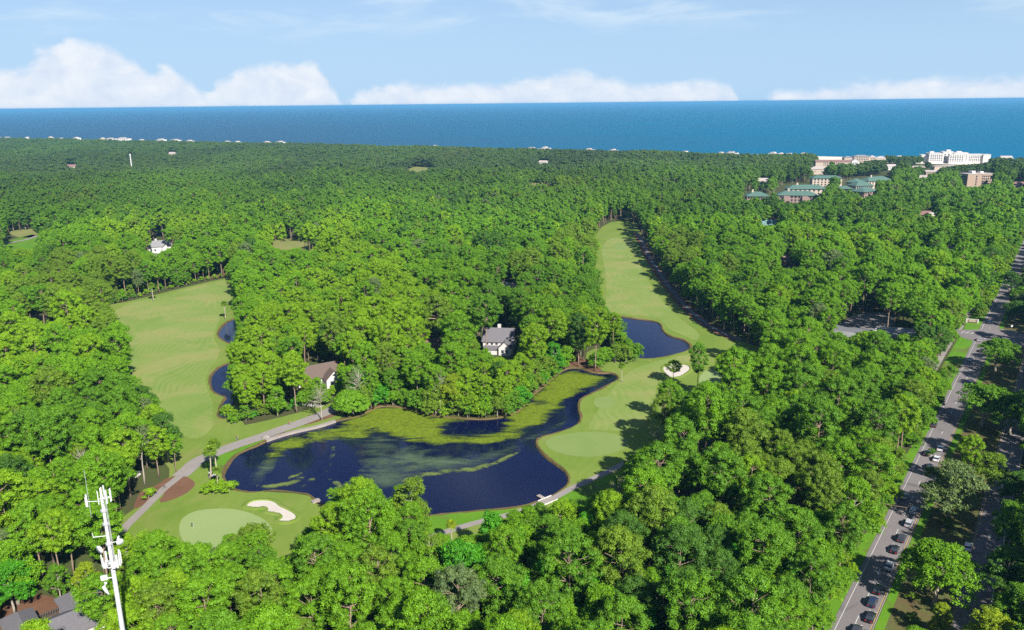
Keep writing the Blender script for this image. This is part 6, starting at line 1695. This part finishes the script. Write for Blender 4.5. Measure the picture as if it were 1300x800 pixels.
# people
for nm, c_ in (('shirt_red', (.45, .04, .05)), ('shirt_dark', (.05, .05, .07)), ('trousers_dark', (.04, .045, .06)), ('skin', (.45, .27, .19)), ('hair_dark', (.04, .03, .02)), ('shirt_white', (.7, .7, .7))): simple(nm, c_, .8, .05)
def person(px, py, label, top_m, rz, seated=False, z=.12, loc=None):
    g = G(px, py) if loc is None else Vector(loc)
    r = empty('person', (g.x, g.y, z), rz); tag(r, label, 'person')
    V = []; E = []; Rr = []
    def v(x, y, zz, rd, par=None):
        V.append((x, y, zz)); Rr.append(rd)
        if par is not None: E.append((par, len(V) - 1))
        return len(V) - 1
    if seated: hz, sh = 1.0, 1.45; lean = .22
    else: hz, sh = .92, 1.42; lean = .03
    pel = v(0, 0, hz, .13); ch = v(lean * .6, 0, hz + (sh - hz) * .6, .15, pel); nk = v(lean, 0, sh + .06, .06, ch); hd = v(lean + .02, 0, sh + .2, .10, nk); v(lean + .03, 0, sh + .29, .085, hd)
    for s in (-1, 1):
        a_ = v(lean * .9, s * .19, sh - .03, .06, ch); e_ = v(lean + (.22 if seated else .05), s * .25, sh - .30, .045, a_); w_ = v(lean + (.42 if seated else .14), s * .24, sh - (.42 if seated else .54), .032, e_); v(lean + (.5 if seated else .16), s * .24, sh - (.43 if seated else .64), .04, w_)
        h_0 = v(0, s * .1, hz - .06, .1, pel)
        if seated:
            k_ = v(.42, s * .11, hz - .18 - .12 * s, .065, h_0); an = v(.28, s * .11, hz - .58 - .12 * s, .042, k_); v(.42, s * .11, hz - .64 - .12 * s, .04, an)
        else:
            k_ = v(.06 + .12 * s, s * .1, .5, .065, h_0); an = v(.02 + .2 * s, s * .1, .09, .042, k_); v(.16 + .2 * s, s * .11, .05, .04, an)
    me = bpy.data.meshes.new('body'); me.from_pydata(V, E, []); me.update()
    o = link_mesh('body', me, MATS['skin'], r)
    md = o.modifiers.new('skin', 'SKIN'); sk = me.skin_vertices[0].data
    for q, rd in zip(sk, Rr): q.radius = (rd, rd)
    sk[0].use_root = True
    o.modifiers.new('smooth', 'SUBSURF').levels = 1
    MB().tube([(0, 0, hz - .08), (lean * .6, 0, hz + (sh - hz) * .6), (lean * .95, 0, sh + .01)], [.17, .2, .13], 12).build('shirt', MATS[top_m], r, True)
    MB().tube([(lean - .02, 0, sh + .2), (lean - .01, 0, sh + .34)], [.115, .06], 10).build('hair', MATS['hair_dark'], r, True)
    for s in (-1, 1):
        if seated: MB().tube([(0, s * .1, hz - .05), (.42, s * .11, hz - .18 - .12 * s)], [.125, .085], 8).build('trousers', MATS['trousers_dark'], r, True)
        else: MB().tube([(0, s * .1, hz - .03), (.06 + .12 * s, s * .1, .5), (.02 + .2 * s, s * .1, .12)], [.12, .085, .065], 8).build('trousers', MATS['trousers_dark'], r, True)
    return r
def bicycle(px, py, rz, label):
    g = G(px, py); r = empty('bicycle', (g.x, g.y, .12), rz); tag(r, label, 'bicycle')
    for x_ in (-.52, .52):
        mb = MB(); n = 18; pts_ = [(x_ + .33 * math.cos(a), 0, .34 + .33 * math.sin(a)) for a in np.linspace(0, 2 * PI, n + 1)]
        mb.tube(pts_, [.025] * (n + 1), 5, False); w_ = mb.build('wheel', MATS['tyre_rubber'], r)
        ms = MB()
        for a in np.arange(0, PI, PI / 4): ms.tube([(x_ - .32 * math.cos(a), 0, .34 - .32 * math.sin(a)), (x_ + .32 * math.cos(a), 0, .34 + .32 * math.sin(a))], [.006, .006], 3)
        ms.build('spokes', MATS['metal_grey'], w_)
    mb = MB()
    for a, b in (((-.52, 0, .34), (-.2, 0, .85)), ((-.2, 0, .85), (0, 0, .34)), ((0, 0, .34), (-.52, 0, .34)), ((-.18, 0, .8), (.38, 0, .88)), ((0, 0, .34), (.38, 0, .84)), ((.36, 0, 1.0), (.52, 0, .34))): mb.tube([a, b], [.022, .022], 5)
    mb.build('frame', MATS['metal_grey'], r); MB().box(-.32, -.06, -.07, .07, .86, .92).build('saddle', MATS['dark_trim'], r); MB().tube([(.4, -.25, 1.03), (.36, 0, 1.0), (.4, .25, 1.03)], [.02] * 3, 5).build('handlebar', MATS['dark_trim'], r)
    return g
hd = rad(30)
g = bicycle(367.5, 540, hd, 'bicycle ridden by the person in red on the causeway'); person(0, 0, 'person in red shirt riding a bicycle along the causeway', 'shirt_red', hd, True, .12, (g.x - .1, g.y, 0))
g = bicycle(301, 559, hd + .2, 'bicycle further left on the causeway path'); person(0, 0, 'person in dark clothes cycling on the left part of the causeway', 'shirt_dark', hd + .2, True, .12, (g.x - .1, g.y, 0))
g = bicycle(209, 621, rad(60), 'bicycle on the cart path by the pine straw'); person(0, 0, 'person in dark clothes cycling on the path beside the pine straw', 'shirt_dark', rad(60), True, .12, (g.x - .1, g.y, 0))

# ------------------------------------------------------------------ air
HAZE = 1.0
if HAZE:
    m, t = material('haze_air')
    vol = t.n('ShaderNodeVolumePrincipled'); vol.inputs['Color'].default_value = (0.16, 0.48, 0.82, 1); vol.inputs['Density'].default_value = HAZE_D if 'HAZE_D' in globals() else 6.0e-5
    vol.inputs['Anisotropy'].default_value = 0.0
    t.n('ShaderNodeOutputMaterial', None, Volume=vol)
    o = MB().box(-84000, 84000, -36000, 81000, -2.6, 126).build('haze', m); tag(o, 'thin blue air haze over forest and sea', 'haze', kind='stuff')
